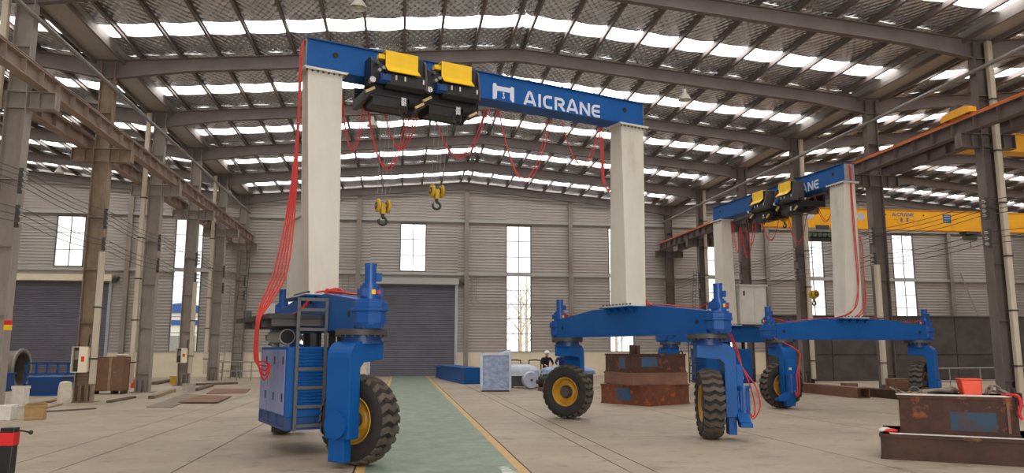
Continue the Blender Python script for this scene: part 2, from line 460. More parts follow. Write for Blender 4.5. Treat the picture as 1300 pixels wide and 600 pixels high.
for n, (x0, x1, z1) in enumerate(doors):
    o = struct(empty('door_%d' % (n + 1)))
    q = MB(); corr(q, x0 + .12, x1 - .12, 0, z1, YE + .02, .13, .03)
    q.build('door_curtain', 'door_slate', o)
    for x in (x0 + .08, x1 - .08):
        MB().box(x - .09, x + .09, YE - .12, YE + .1, 0, z1 + .1).build('door_guide', 'door_guide', o)
    MB().box(x0 - .1, x1 + .05, YE - .42, YE + .02, z1 + .02, z1 + .42).build('roller_box', 'plinth' if n == 0 else 'girt', o)
    q = MB().cyl((x1 + .1, YE - .2, z1 + .2), (x1 + .42, YE - .2, z1 + .2), .16, 12).box(x1 + .05, x1 + .3, YE - .32, YE - .08, z1 - .05, z1 + .1)
    q.build('door_motor', 'dark_steel', o)

# ---- the other walls (they close the hall; only seen when stepping aside)
def side_wall(name, x, s):
    q = MB(); q.box(min(x, x + s * .1), max(x, x + s * .1), YF - .4, YE + .3, 0, 12.6)
    return struct(q.build(name, 'siding'))
side_wall('wall_left', LINES[0] - .05, -1); side_wall('wall_right', LINES[3] + .05, 1)
wf = MB()
for a, b_, c, d in ((LINES[0], -.4, 0, 14.2), (8.7, LINES[3], 0, 14.2), (-.4, 8.7, 7.2, 14.2)):
    wf.box(a, b_, YF - .45, YF - .3, c, d)
struct(wf.build('wall_front', 'siding'))

# ---- ceiling: rafters, purlins, foil lining, translucent strips, valley gutters
ceil = struct(empty('ceiling', (0, 0, 0)))
def rafter_mesh(s):
    """half rafter from a column line (x=0) to the ridge (x=s*half)"""
    h = SPAN / 2; q = MB(); hw = .11
    def P(x, z): return (s * x, z)
    d0, d1 = .62, .5
    top = lambda x: SLOPE * x
    bot = lambda x: SLOPE * x - (d0 if x < 2.2 and False else d1) - max(0, (2.6 - x)) / 2.6 * .18
    xs = [0.0, 2.6, h]
    web = [P(x, top(x)) for x in xs] + [P(x, bot(x)) for x in reversed(xs)]
    q.prism(web, -.012, .012, 'y')
    q.prism([P(0, top(0)), P(h, top(h)), P(h, top(h) - .03), P(0, top(0) - .03)], -hw, hw, 'y')
    for a, b_ in ((0, 2.6), (2.6, h)):
        q.prism([P(a, bot(a) + .03), P(b_, bot(b_) + .03), P(b_, bot(b_)), P(a, bot(a))], -hw, hw, 'y')
    return q.mesh('rafter', 'roof_steel')
RM = {1: rafter_mesh(1), -1: rafter_mesh(-1)}
halves = []                       # (column line x, direction, is main)
for i in range(3):
    halves += [(LINES[i], 1, i == 1), (LINES[i + 1], -1, i == 1)]
for x, s, main in halves:
    for y in FRAMES:
        inst(RM[s], 'rafter', ceil, (x, y - (.0 if y < YB else .1), ZE))
# purlins, lines measured from the ridge
DIST = [SPAN / 2 - .29 - 1.318 * i for i in range(11)]
PQ = MB().box(-.035, .055, 0, YE + .3 - YF + .3, 0, .018).box(-.035, -.02, 0, YE + .3 - YF + .3, 0, .2).box(-.035, .035, 0, YE + .3 - YF + .3, .185, .2).mesh('purlin', 'roof_steel')
for x, s, main in halves:
    for d in DIST:
        inst(PQ, 'purlin', ceil, (x + s * d, YF - .3, ZE + SLOPE * d), (0, 0, 0))
# gutters at the valleys
for x in LINES:
    q = MB().box(x - .44, x + .44, YF - .3, YE + .3, ZE + .02, ZE + .05)
    for s in (-1, 1):
        q.prism([(x + s * .44, ZE + .02), (x + s * .47, ZE + .02), (x + s * .56, ZE + .3), (x + s * .53, ZE + .3)], YF - .3, YE + .3, 'y')
    q.build('valley_gutter', 'gutter_grey', ceil)
# eave strut beside each gutter
for x in (XL, XR):
    for s in (-1, 1):
        MB().box(x + s * .50 - .04, x + s * .50 + .04, YF, YE, ZE - .12, ZE + .02).build('eave_strut', 'roof_steel', ceil)
SKY0, SKY1 = -2.68, -1.68
def foil_mesh(w, l, seed):
    nx, ny = 4, max(4, int(l / .5)); vs = []
    for j in range(ny + 1):
        for i in range(nx + 1):
            u = i / nx * 2 - 1
            z = -.05 * (1 - u * u) + (.035 * noise.noise(Vector((i * .9 + seed * 7, j * .8, seed))) if 0 < i < nx else 0)
            vs.append((u * w / 2, j / ny * l, z))
    fs = [(j * (nx + 1) + i, j * (nx + 1) + i + 1, (j + 1) * (nx + 1) + i + 1, (j + 1) * (nx + 1) + i) for j in range(ny) for i in range(nx)]
    return vs, fs
LA, LBm = BAY + SKY0, -SKY1
ends = [SPAN / 2] + DIST + [.46]              # strips between these distances
FO = {}
def fo(w, l, k):
    key = (round(w, 2), round(l, 2), k)
    if key not in FO:
        q = MB(); q.add(*foil_mesh(w, l, k)); FO[key] = q.mesh('foil_panel', 'foil', True)
    return FO[key]
SKYM = {}
def skym(w):
    key = round(w, 2)
    if key not in SKYM:
        l = SKY1 - SKY0; SKYM[key] = MB().box(-w / 2, w / 2, 0, l, 0, .01).mesh('skylight_panel', 'skylight_sheet')
    return SKYM[key]
rest_f, rest_s = MB(), MB()
for x, s, main in halves:
    for k, y in enumerate(FRAMES[:-1]):
        for i in range(len(ends) - 1):
            d0, d1 = ends[i + 1], ends[i]; dm = (d0 + d1) / 2; w = (d1 - d0) / math.cos(ANG)
            c = Vector((x + s * dm, 0, ZE + SLOPE * dm + .2)); rot = (0, -s * ANG, 0)
            for kind, ya, l in (('f', y - BAY, LA), ('s', y + SKY0, 0), ('f', y + SKY1, LBm)):
                loc = (c.x, ya, c.z + (.02 if kind == 's' else 0))
                if main and k < 5:
                    if kind == 'f': inst(fo(w, l, (i * 3 + k) % 4), 'foil_panel', ceil, loc, rot)
                    else: inst(skym(w), 'skylight_panel', ceil, loc, rot)
                else:
                    Mx = Matrix.Translation(loc) @ Matrix.Rotation(-s * ANG, 4, 'Y')
                    if kind == 'f':
                        vs, fs = foil_mesh(w, l, (i + k) % 4); rest_f.add([Mx @ Vector(v) for v in vs], fs)
                    else:
                        ll = SKY1 - SKY0
                        rest_s.add([Mx @ Vector(v) for v in ((-w / 2, 0, 0), (w / 2, 0, 0), (w / 2, ll, 0), (-w / 2, ll, 0))], [(0, 1, 2, 3)])
stuff(rest_f.build('side_roof_lining', 'foil', ceil, True))
stuff(rest_s.build('side_roof_skylights', 'skylight_sheet', ceil))

# ---- columns
def h_section(mb, x, y, z0, z1, dx, dy, tf=.03, tw=.02):
    mb.box(x - dx / 2, x - dx / 2 + tf, y - dy / 2, y + dy / 2, z0, z1).box(x + dx / 2 - tf, x + dx / 2, y - dy / 2, y + dy / 2, z0, z1)
    mb.box(x - dx / 2 + tf, x + dx / 2 - tf, y - tw / 2, y + tw / 2, z0, z1)
INS = MB().lathe([(0, .0), (0, .03), (.03, .03), (.03, .05), (.05, .05), (.05, .03), (.08, .03), (.08, .05), (.10, .05), (.10, .02), (.13, .02), (.13, 0)], 8, 'x').mesh('insulator', 'ceramic', True)
Z_UP = [5.93, 6.08, 6.23, 6.38]
Z_LO = [5.02, 5.2, 5.38]
def column(x, y, side, material, pipe, label, short_pipe=False, racks=True):
    o = thing('steel_column', label, 'column', (x, y, 0))
    q = MB(); h_section(q, 0, 0, .03, 8.62, .54, .36); q.build('lower_shaft', material, o)
    q = MB(); h_section(q, 0, 0, 8.62, 11.75, .48, .30); q.build('upper_shaft', material, o)
    MB().box(-.42, .42, -.3, .3, 0, .03).build('base_plate', material, o)
    for sx in (-1, 1):
        lo_, hi_ = min(sx * .27, sx * .98), max(sx * .27, sx * .98)
        q = MB().box(lo_, hi_, -.15, .15, 8.62, 8.645).box(lo_, hi_, -.15, .15, 8.17, 8.19).box(lo_, hi_, -.012, .012, 8.19, 8.62)
        q.box(min(sx * .96, sx * .98), max(sx * .96, sx * .98), -.15, .15, 8.19, 8.62).box(min(sx * .55, sx * .57), max(sx * .55, sx * .57), -.14, .14, 8.19, 8.62)
        q.build('corbel', material, o)
    for z in (.75, 2.6, 4.4, 6.2, 8.17, 8.62, 9.9):
        w = .24 if z < 8.3 else .21
        MB().box(-w, w, -.15, .15, z, z + .02).build('stiffener', material, o)
    for sx in (-.2, 0, .2):
        MB().box(sx - .012, sx + .012, -.28, -.01, .03, .55).build('base_gusset', material, o)
    if pipe is not None:
        px_, z0, z1 = pipe
        p = MB().box(px_ - .09, px_ + .09, -.42, -.26, z0, z1)
        p = p.build('downpipe', 'downpipe_cream', o, bevel=.02)
        for z in [z0 + .8 + 1.7 * i for i in range(int((z1 - z0) / 1.7))]:
            MB().box(px_ - .12, px_ + .12, -.44, -.18, z, z + .05).build('pipe_clip', 'dark_steel', o)
    if racks:
        s = side
        for zs, n in ((Z_UP, 'u'), (Z_LO, 'l')):
            MB().box(min(s * .27, s * .37), max(s * .27, s * .37), -.22, -.16, zs[0] - .12, zs[-1] + .12).build('insulator_bracket', 'dark_steel', o)
            for z in zs: inst(INS, 'insulator', o, (s * .37, -.19, z), (0, 0, 0 if s > 0 else PI))
    return o
LLAB = {0: 'grey steel column beside the wall ladders at the end wall', 1: 'grey steel column with full cream downpipe behind the guard rail', 2: 'grey steel column with small switch box above the concrete block', 3: 'grey steel column with full cream downpipe beside the rusty cabinet', 4: 'brown rusty steel column with white sack at its foot', 5: 'grey steel column with cream downpipe next to the red banded post', 6: 'grey steel column on the downpipe side nearest the rear door'}
RLAB = {0: 'shaded steel column in the corner behind the leaning ladder', 1: 'shaded steel column with full cream downpipe behind the far white crane leg', 2: 'shaded steel column behind the white electrical cabinet', 3: 'shaded steel column with full cream downpipe beside hanging yellow hook', 4: 'broad shaded steel column behind the white leg with red cables', 5: 'shaded steel column with cream downpipe behind the rusty weight boxes', 6: 'shaded steel column with racks of wires nearest the rear door'}
for k in range(0, 7):
    y = YB - BAY * k
    lp = (-.38, .4, 11.7) if k % 2 == 1 else ((.36, .6, 5.0) if k in (2, 4) else None)
    column(XL, y, 1, {4: 'column_rust'}.get(k, 'column_grey'), lp, LLAB[k])
    rp = (.12, .4, 11.7) if k % 2 == 1 else ((-.36, .4, 5.0) if k in (2, 4) else None)
    column(XR, y, -1, 'column_shaded', rp, RLAB[k])

# ---- crane runways on the corbels
STF = {}
def runway(x, material, rail_mat, label, y0, y1):
    o = thing('crane_runway', label, 'beam', (x, y1, 8.645))
    n = int(round((y1 - y0) / BAY))
    if material not in STF:
        q = MB().box(-.15, .15, 0, BAY - .02, 0, .025).box(-.15, .15, 0, BAY - .02, .425, .45).box(-.01, .01, 0, BAY - .02, .025, .425)
        STF[material] = (q.mesh('beam_segment', material), MB().box(-.145, .145, -.008, .008, .025, .425).mesh('stiffener', material))
    bm_, sm_ = STF[material]
    for k in range(n):
        yy = -BAY * (k + 1)
        inst(bm_, 'beam_segment', o, (0, yy + .01, 0))
        for j in range(6): inst(sm_, 'stiffener', o, (0, yy + .5 + j, 0))
    MB().box(-.07, .07, y0 - y1, 0, .45, .49).box(-.03, .03, y0 - y1, 0, .49, .555).box(-.05, .05, y0 - y1, 0, .555, .585).build('rail', rail_mat, o)
    return o
runway(XL + .66, 'runway_steel', 'runway_steel', 'rusty brown stiffened crane runway beam on the inner corbels above the rusty cabinet', 9.8, 51.8)
runway(XL - .66, 'runway_steel', 'runway_steel', 'rusty brown runway beam on the outer corbels facing the slate shutter of the side aisle', 9.8, 51.8)
runway(XR - .66, 'runway_shaded', 'rail_orange', 'shaded stiffened runway beam with orange rail carrying a yellow end carriage', 9.8, 51.8)
runway(XR + .66, 'runway_shaded', 'rail_orange', 'shaded runway beam on the outer corbels under the yellow bridge crane ends', 9.8, 51.8)
for x, l in ((XL + .36, 'long grey tie tube joining the columns above the brown runway'), (XR - .36, 'long grey tie tube joining the columns above the orange rail')):
    tag(MB().cyl((x, 9.8, 10.7), (x, YB, 10.7), .07, 10).build('tie_tube', 'steel_light', None, True), l, 'tube')
# conductor wires
def wire(x, z, label, group):
    pts = []
    for k in range(7):
        ya = YB - BAY * (6 - k)
        if k: 
            for t in (.25, .5, .75): pts.append((x, ya - BAY + BAY * t, z - .12 * 4 * t * (1 - t)))
        pts.append((x, ya, z))
    tag(MB().tube([(a, b_ - .19, c) for a, b_, c in pts], .011, 5).build('conductor_wire', 'dark_steel'), label, 'wire', group)
for sx, x, nm in ((1, XL, 'columns beside the brown runway'), (-1, XR, 'columns below the orange rail')):
    for nm2, zs, rk in (('upper', Z_UP, ('lowest', 'second lowest', 'second highest', 'highest')), ('lower', Z_LO, ('lowest', 'middle', 'highest'))):
        for z, r_ in zip(zs, rk): wire(x + sx * .5, z, '%s thin wire on the %s insulators of the %s' % (r_, nm2, nm), '%s wires, %s' % (nm2, nm))

# ------------------------------------------------------------------ lettering drawn as strokes
def stroke(mb, pts, w, d, place):
    """flat raised stroke along a 2D polyline; place maps (u, v, h) to 3D"""
    pts = [Vector(p).to_2d() if len(p) > 2 else Vector(p) for p in pts]; L_, R_ = [], []
    for i, p in enumerate(pts):
        a = (pts[i] - pts[i - 1]).normalized() if i else (pts[1] - pts[0]).normalized()
        b_ = (pts[i + 1] - pts[i]).normalized() if i < len(pts) - 1 else a
        t = (a + b_).normalized(); n = Vector((-t.y, t.x)); k = w / 2 / max(.5, n.dot(Vector((-a.y, a.x))))
        L_.append(p + n * k); R_.append(p - n * k)
    m = len(pts)
    vs = [place(q.x, q.y, 0) for q in L_ + R_] + [place(q.x, q.y, d) for q in L_ + R_]
    fs = []
    for i in range(m - 1):
        fs += [(i, i + 1, m + i + 1, m + i), (2 * m + i, 3 * m + i, 3 * m + i + 1, 2 * m + i + 1), (i, 2 * m + i, 2 * m + i + 1, i + 1), (m + i, m + i + 1, 3 * m + i + 1, 3 * m + i)]
    mb.add(vs, fs)
def arc(cx, cy, rx, ry, a0, a1, n=7):
    return [(cx + rx * math.cos(R(a0 + (a1 - a0) * i / n)), cy + ry * math.sin(R(a0 + (a1 - a0) * i / n))) for i in range(n + 1)]
W_ = .2
CC = [(.72, .9)] + arc(.38, .62, .28, .28, 90, 180, 5) + arc(.38, .38, .28, .28, 180, 270, 5) + [(.72, .1)]
GLY = {
    'A': (1.0, [[(.10, 0), (.44, 1)], [(.44, 1), (.56, 1)], [(.56, 1), (.92, 0)], [(.24, .27), (.76, .27)]]),
    'I': (.34, [[(.17, 0), (.17, 1)]]),
    'C': (.80, [CC]),
    'R': (.86, [[(.12, 0), (.12, 1)], [(.12, .9), (.5, .9)] + arc(.52, .68, .22, .22, 90, -90, 6) + [(.3, .46)], [(.46, .46), (.82, 0)]]),
    'N': (.92, [[(.12, 0), (.12, 1)], [(.14, .95), (.78, .05)], [(.80, 0), (.80, 1)]]),
    'E': (.80, [CC, [(.12, .5), (.70, .5)]]),
}
def letters(text, u0, v0, width, h, place, parent, material, d=.006):
    tot = sum(GLY[c][0] for c in text) + .10 * (len(text) - 1); kx = width / tot; u = u0
    for c in text:
        mb = MB()
        for st in GLY[c][1]:
            stroke(mb, [(p[0] * kx / h, p[1]) for p in st], W_, d / h, lambda a, b_, hh, u=u: place(u + a * h, v0 + b_ * h, hh * h))
        mb.build('letter', material, parent)
        u += (GLY[c][0] + .10) * kx

# ------------------------------------------------------------------ rubber tyred gantry cranes
TR, TW = .67, .40
def tyre_meshes():
    q = MB(); w = TW / 2
    q.lathe([(-w * .72, .34), (-w * .95, .42), (-w, .50), (-w * .94, .58), (-w * .80, .615), (w * .80, .615), (w * .94, .58), (w, .50), (w * .95, .42), (w * .72, .34)], 44, 'x', close=True)
    ty = q.mesh('tyre', 'rubber', True)
    q = MB(); n = 24
    for i in range(n):
        t0 = 2 * PI * i / n
        xs = [-w * 1.0, -w * .5, 0, w * .5, w * 1.0]; off = [0.0, .085, 0.0, .085, 0.0]
        vs = []
        for x, o in zip(xs, off):
            rr = TR - (.045 if abs(x) > w * .9 else 0)
            for r, dt in ((.60, -.082), (rr, -.066), (rr, .066), (.60, .082)):
                a = t0 + o + dt; vs.append((x, r * math.cos(a), r * math.sin(a)))
        fs = [(k * 4 + j, k * 4 + j + 1, k * 4 + 5 + j, k * 4 + 4 + j) for k in range(4) for j in range(3)] + [(0, 1, 2, 3), (19, 18, 17, 16)]
        q.add(vs, fs)
    lug = q.mesh('tread_lugs', 'tread_rubber')
    q = MB()
    q.lathe([(-w * .74, .345), (-w * .82, .36), (-w * .86, .345), (-w * .7, .315), (-.02, .29), (-.02, .20), (-.06, .16), (-.06, 0)], 36, 'x')
    q.lathe([(w * .74, .345), (w * .82, .36), (w * .86, .345), (w * .7, .315), (.02, .29), (.02, .20), (.06, .16), (.06, 0)], 36, 'x')
    rim = q.mesh('rim', 'rim_yellow', True)
    q = MB().cyl((-.15, 0, 0), (.22, 0, 0), .115, 18)
    for i in range(12):
        a = 2 * PI * i / 12; q.cyl((-.14, .135 * math.cos(a), .135 * math.sin(a)), (-.04, .135 * math.cos(a), .135 * math.sin(a)), .02, 6)
    q.cyl((-.09, 0, 0), (-.04, 0, 0), .165, 20)
    hub = q.mesh('hub', 'dark_steel', True)
    return ty, lug, rim, hub
TYRE = tyre_meshes()
def wheel_unit(root, x, y, arm_deg, outward, driven):
    """steered single-arm wheel; the arm stands on local +x of the unit"""
    a0, a1, hw = .27, .50, .23
    q = MB()
    sh = [(a1 - .24 + .24 * math.sin(R(90 - 15 * i)), 1.60 + .24 * math.cos(R(90 - 15 * i))) for i in range(7)]
    q.prism([(a1, .42)] + sh + [(-.25, 1.84), (-.25, 1.56), (a0 - .08, 1.52), (a0, 1.44), (a0, .42)], -hw, hw, 'y')
    arm = q.build('wheel_arm', 'blue_paint', root, bevel=.012)
    arm.location = (x, y, 0); arm.rotation_euler = (0, 0, R(arm_deg))
    MB().box(a0 + .05, a1 - .02, -.17, .13, .09, .44).build('arm_foot', 'blue_paint', arm, bevel=.01)
    MB().cyl((a1, 0, .62), (a1 + .05, 0, .62), .20, 26).build('arm_boss', 'blue_paint', arm, True)
    MB().cyl((.20, 0, TR), (a0, 0, TR), .13, 18).build('axle_housing', 'blue_dark', arm, True)
    MB().cyl((0, 0, 1.84), (0, 0, 1.93), .30, 28).cyl((0, 0, 1.80), (0, 0, 1.84), .34, 28).build('neck', 'blue_dark', arm, True)
    q = MB().cyl((0, 0, 1.93), (0, 0, 2.02), .40, 36)
    for i in range(20):
        a = 2 * PI * i / 20; q.cyl((.37 * math.cos(a), .37 * math.sin(a), 1.90), (.37 * math.cos(a), .37 * math.sin(a), 1.94), .018, 6)
    q.build('slewing_ring', 'dark_steel', arm, True)
    for me, nm in zip(TYRE, ('tyre', 'tread_lugs', 'rim', 'hub')):
        inst(me, nm, arm, (0, 0, TR), (0, 0, 0))
    # curved mudguard lip over the tyre
    if driven:
        q = MB().box(a1, a1 + .13, -.20, .12, 1.00, 1.42); q.build('drive_bracket', 'blue_paint', arm, bevel=.01)
        q = MB().cyl((a1 + .13, -.10, .98), (a1 + .13, -.10, .48), .125, 20).cyl((a1 + .13, -.10, 1.02), (a1 + .13, -.10, .97), .15, 20)
        for i in range(12):
            a = 2 * PI * i / 12; q.bar((a1 + .13 + .125 * math.cos(a), -.10 + .125 * math.sin(a), .55), (a1 + .13 + .125 * math.cos(a), -.10 + .125 * math.sin(a), .92), .012, .03)
        q.build('drive_motor', 'blue_motor', arm, True)
        MB().prism([(-.55, .34), (-.42, .36), (-.1, .60), (-.1, .42), (-.30, .26), (-.55, .26)], a1 - .02, a1 + .2, 'x').build('drive_guard', 'blue_paint', arm)
        MB().box(a1 + .13, a1 + .145, -.14, -.06, 1.14, 1.20).build('rating_plate', 'marking_white', arm)
    return arm
def steer_gear(root, x, y, s):
    """slewing gearmotor outside the end of the sill; s = -1 near end, +1 far end"""
    oy = y + s * .34
    q = MB()
    n = 8; pts = [(x + .27 * math.cos(PI / 8 + PI / 4 * i) * (1.0), oy + .27 * math.sin(PI / 8 + PI / 4 * i)) for i in range(n)]
    sc = lambda k: [(x + (p[0] - x) * k, oy + (p[1] - oy) * k) for p in pts]
    q.prism(sc(.92), 2.10, 2.28, 'z').prism(sc(1.04), 2.28, 2.33, 'z').prism(sc(1.0), 2.33, 2.42, 'z').prism(sc(.8), 2.42, 2.46, 'z')
    q.cyl((x, oy, 2.02), (x, oy, 2.10), .20, 16, .24)
    g = q.build('steering_gearbox', 'blue_motor', root, bevel=.008)
    q = MB().cyl((x, oy, 2.46), (x, oy, 2.66), .155, 18).box(x - .16, x + .16, oy - .13, oy + .13, 2.50, 2.62)
    q.build('reducer', 'blue_motor', g, True)
    q = MB().cyl((x, oy, 2.66), (x, oy, 2.70), .12, 18).cyl((x, oy, 2.70), (x, oy, 2.97), .088, 20).cyl((x, oy, 2.97), (x, oy, 3.0), .094, 20)
    q.box(x + .07, x + .16, oy - .06, oy + .06, 2.74, 2.86)
    q.build('steering_motor', 'blue_motor', g, True)
    q = MB().box(x - .03, x + .03, oy - .162, oy - .158, 2.53, 2.60); q.build('warning_label', 'yellow_cover', g)
    MB().box(x + .05, x + .11, oy - .162, oy - .158, 2.54, 2.59).build('warning_label', 'red_plastic', g)
def hang(p, q, sag, n=14, jit=0.0):
    p, q = Vector(p), Vector(q); out = []
    for i in range(n + 1):
        t = i / n; v = p.lerp(q, t); v.z -= sag * 4 * t * (1 - t) * (1 + jit)
        out.append(v)
    return out
def smooth(pts, k=4):
    """Catmull-Rom through points"""
    P_ = [Vector(p) for p in pts]; P_ = [P_[0] * 2 - P_[1]] + P_ + [P_[-1] * 2 - P_[-2]]; out = []
    for i in range(1, len(P_) - 2):
        for j in range(k):
            t = j / k; a, b_, c, d = P_[i - 1], P_[i], P_[i + 1], P_[i + 2]
            out.append(.5 * ((2 * b_) + (c - a) * t + (2 * a - 5 * b_ + 4 * c - d) * t * t + (3 * b_ - a - 3 * c + d) * t ** 3))
    out.append(P_[-2]); return out
S2, W2, LG = 3.549, 2.519, 4.0
ZGB, ZGT = 6.926, 7.517
def gantry(label, x, y, deg, arms):
    o = thing('gantry_crane', label, 'gantry crane', (x, y, 0), R(deg), 'blue single girder rubber tyred gantry cranes')
    # --- main girder (box with flanges)
    gw = .185
    q = MB().box(-LG, LG, -gw + .015, gw - .015, ZGB + .02, ZGT - .02)
    g = q.build('main_girder', 'blue_paint', o)
    MB().box(-LG, LG, -gw - .03, gw + .03, ZGT - .02, ZGT).build('top_flange', 'blue_dark', g)
    MB().box(-LG - .02, LG + .02, -gw - .06, gw + .06, ZGB, ZGB + .02).build('bottom_flange', 'blue_paint', g)
    for sx in (-1, 1):
        MB().cyl((sx * 3.45, -gw + .005, 7.27), (sx * 3.45, -gw + .02, 7.27), .06, 18).build('lifting_hole', 'black_matt', g)
        MB().box(sx * LG - .006, sx * LG + .006, -gw, gw, ZGB + .03, ZGT - .03).build('end_plate', 'steel_light', g)
    for k in range(9):
        xx = -3.5 + 7 * k / 8
        MB().prism([(xx - .05, ZGT), (xx + .05, ZGT), (xx + .02, ZGT + .06), (xx - .02, ZGT + .06)], -.12, -.1, 'y').build('lug', 'blue_dark', g)
    place = lambda u, v, h: (u, -gw + .015 - h, v)
    letters('AICRANE', .70, 6.97, 2.06, .30, place, g, 'lettering')
    lg = MB()                                            # gantry emblem
    lg.prism([(-.05, 6.95), (.045, 7.0), (.055, 7.17), (.37, 7.17), (.375, 7.02), (.47, 6.94), (.47, 7.28), (.45, 7.31), (.40, 7.31), (.375, 7.275), (.05, 7.275), (.03, 7.325), (-.03, 7.325), (-.05, 7.29)], -gw + .009, -gw + .015, 'y')
    lg.build('emblem', 'lettering', g)
    hk = MB(); hs = .06
    hk.cyl((.21, -gw + .009, 7.135), (.21, -gw + .015, 7.135), .022, 12)
    stroke(hk, [(.21, 7.12), (.21, 7.075)] + arc(.21, 7.05, .026, .026, 80, -180, 8), .018, .006, place)
    hk.build('emblem_hook', 'lettering', g)
    # --- legs, sills, wheels
    for sx in (-1, 1):
        q = MB().taper((sx * 3.55, 0, 2.70), (.27, .31), (sx * 3.64, 0, 6.88), (.33, .21))
        leg = q.build('leg', 'leg_white', o, bevel=.01)
        MB().box(sx * 3.64 - .40, sx * 3.64 + .40, -.30, .30, 6.88, 6.905).box(sx * 3.64 - .42, sx * 3.64 + .42, -.30, .30, 6.905, 6.925).build('leg_flange', 'leg_white', leg)
        b_ = MB()
        for i in range(8):
            for yy in (-.26, .26): b_.cyl((sx * 3.64 - .36 + .103 * i, yy, 6.85), (sx * 3.64 - .36 + .103 * i, yy, 6.89), .02, 6)
        stuff(b_.build('flange_bolts', 'dark_steel', leg))
        MB().box(sx * 3.55 - .36, sx * 3.55 + .36, -.46, .46, 2.67, 2.70).build('foot_flange', 'leg_white', leg)
        prof = [(-2.72, 2.03), (2.72, 2.03), (2.72, 2.47), (1.1, 2.65), (-1.1, 2.65), (-2.72, 2.47)]
        sill = MB().prism(prof, sx * 3.55 - .19, sx * 3.55 + .19, 'x').build('sill_beam', 'blue_paint', o)
        fl = MB().box(sx * 3.55 - .24, sx * 3.55 + .24, -2.75, 2.75, 2.02, 2.035).box(sx * 3.55 - .38, sx * 3.55 + .38, -.6, .6, 2.65, 2.67)
        fl.build('sill_flange', 'blue_paint', sill)
        bb = MB()
        for i in range(9):
            for dx in (-.32, .32): bb.cyl((sx * 3.55 + dx, -.5 + .125 * i, 2.70), (sx * 3.55 + dx, -.5 + .125 * i, 2.735), .024, 6)
        stuff(bb.build('foot_bolts', 'dark_steel', sill))
        for k in range(4):
            yy = -.42 + .28 * k
            for dx in (-1, 1):
                MB().prism([(sx * 3.55 + dx * .19, 2.65), (sx * 3.55 + dx * .36, 2.65), (sx * 3.55 + dx * .19, 2.52)], yy - .008, yy + .008, 'y').build('gusset', 'blue_paint', sill)
        for sy in (-1, 1):
            MB().box(sx * 3.55 - .16, sx * 3.55 + .16, sy * 2.72 - (.02 if sy > 0 else .3), sy * 2.72 + (.3 if sy > 0 else .02), 2.02, 2.08).build('gear_bracket', 'blue_dark', sill)
            MB().cyl((sx * 3.55 - .2, sy * 2.45, 2.26), (sx * 3.55 + .2, sy * 2.45, 2.26), .05, 14).build('sill_bush', 'black_matt', sill)
            steer_gear(o, sx * 3.55, sy * W2, sy)
            wheel_unit(o, sx * S2, sy * W2, arms[(sx, sy)], sx, sx > 0 and sy < 0)
    # --- power unit below the left sill
    gx0, gx1, gy0, gy1, gz0, gz1 = -4.36, -3.18, -1.2, .82, .42, 1.76
    gen = MB().box(gx0, gx1, gy0, gy1, gz0 + .2, gz1).build('power_unit', 'blue_paint', o, bevel=.012)
    q = MB().box(gx0, gx1, gy0, gy1, gz0, gz0 + .05)
    for yy in (gy0, gy0 + .65, gy1 - .7, gy1 - .06): q.box(gx0, gx1, yy, yy + .06, gz0 + .05, gz0 + .2)
    q.box(gx0 + .02, gx1 - .02, gy0 + .1, gy1 - .1, gz0 + .05, gz0 + .2)
    q.build('base_frame', 'blue_dark', gen)
    LV = MB().prism([(0, 0), (-.022, .012), (-.022, .02), (0, .045)], gx0 + .14, gx1 - .08, 'x').mesh('louver', 'blue_paint')
    for i in range(19):
        inst(LV, 'louver', gen, (0, gy0, gz0 + .32 + .054 * i))
    for i in range(3):
        yy = gy0 + .08 + i * .63
        d = MB().box(gx0 - .018, gx0, yy, yy + .60, gz0 + .24, gz1 - .05).build('service_door', 'blue_door', gen, bevel=.006)
        for zz in (gz0 + .45, gz0 + 1.05): MB().box(gx0 - .032, gx0 - .018, yy + .06, yy + .11, zz, zz + .13).build('latch', 'black', d)
        if i == 1: MB().box(gx0 - .022, gx0 - .018, yy + .25, yy + .5, gz0 + .75, gz0 + .95).build('vent_plate', 'steel_light', d)
    q = MB().cyl((-4.22, -.55, 1.93), (-4.22, .45, 1.93), .135, 20).box(-4.3, -4.14, -.4, -.3, 1.76, 1.82).box(-4.3, -4.14, .2, .3, 1.76, 1.82)
    q.build('silencer', 'steel_light', gen, True)
    MB().cyl((-4.22, -.57, 1.93), (-4.22, -.54, 1.93), .115, 16).build('silencer_cap', 'black_matt', gen, True)
    for yy in (-1.0, -.1, .7):
        MB().box(-3.62, -3.52, yy - .05, yy + .05, 1.76, 2.03).build('hanger', 'black', gen)
    MB().box(-3.45, -3.2, -1.1, -.9, 1.76, 2.02).build('pipe_stub', 'black', gen)
    MB().box(-3.95, -3.85, -1.05, -.95, 1.76, 1.98).build('pipe_stub', 'black', gen)
    # --- platform and ladder
    pf = MB().box(-4.66, -3.76, -1.12, 1.9, 2.22, 2.30).build('platform', 'black', o)
    for yy in (-1.05, -.3, .5, 1.3): MB().box(-4.6, -3.72, yy, yy + .06, 2.1, 2.22).build('bracket', 'dark_steel', pf)
    MB().box(-4.62, -4.50, 1.2, 1.34, 2.30, 2.44).build('junction_box', 'dark_steel', pf)
    MB().box(-4.3, -4.05, 1.3, 1.55, 2.30, 2.6).build('junction_box', 'cabinet_white', pf)
    lx0, lx1, ly = -4.24, -3.78, -1.36
    q = MB().bar((lx0, ly, .42), (lx0, ly, 2.56), .05, .03).bar((lx1, ly, .42), (lx1, ly, 2.56), .05, .03)
    lad = q.build('ladder', 'ladder_grey', o)
    for z in (.50, .80, 1.10, 1.40, 2.04, 2.36, 2.53): MB().bar((lx0, ly, z), (lx1, ly, z), .03, .05).build('rung', 'ladder_grey', lad)
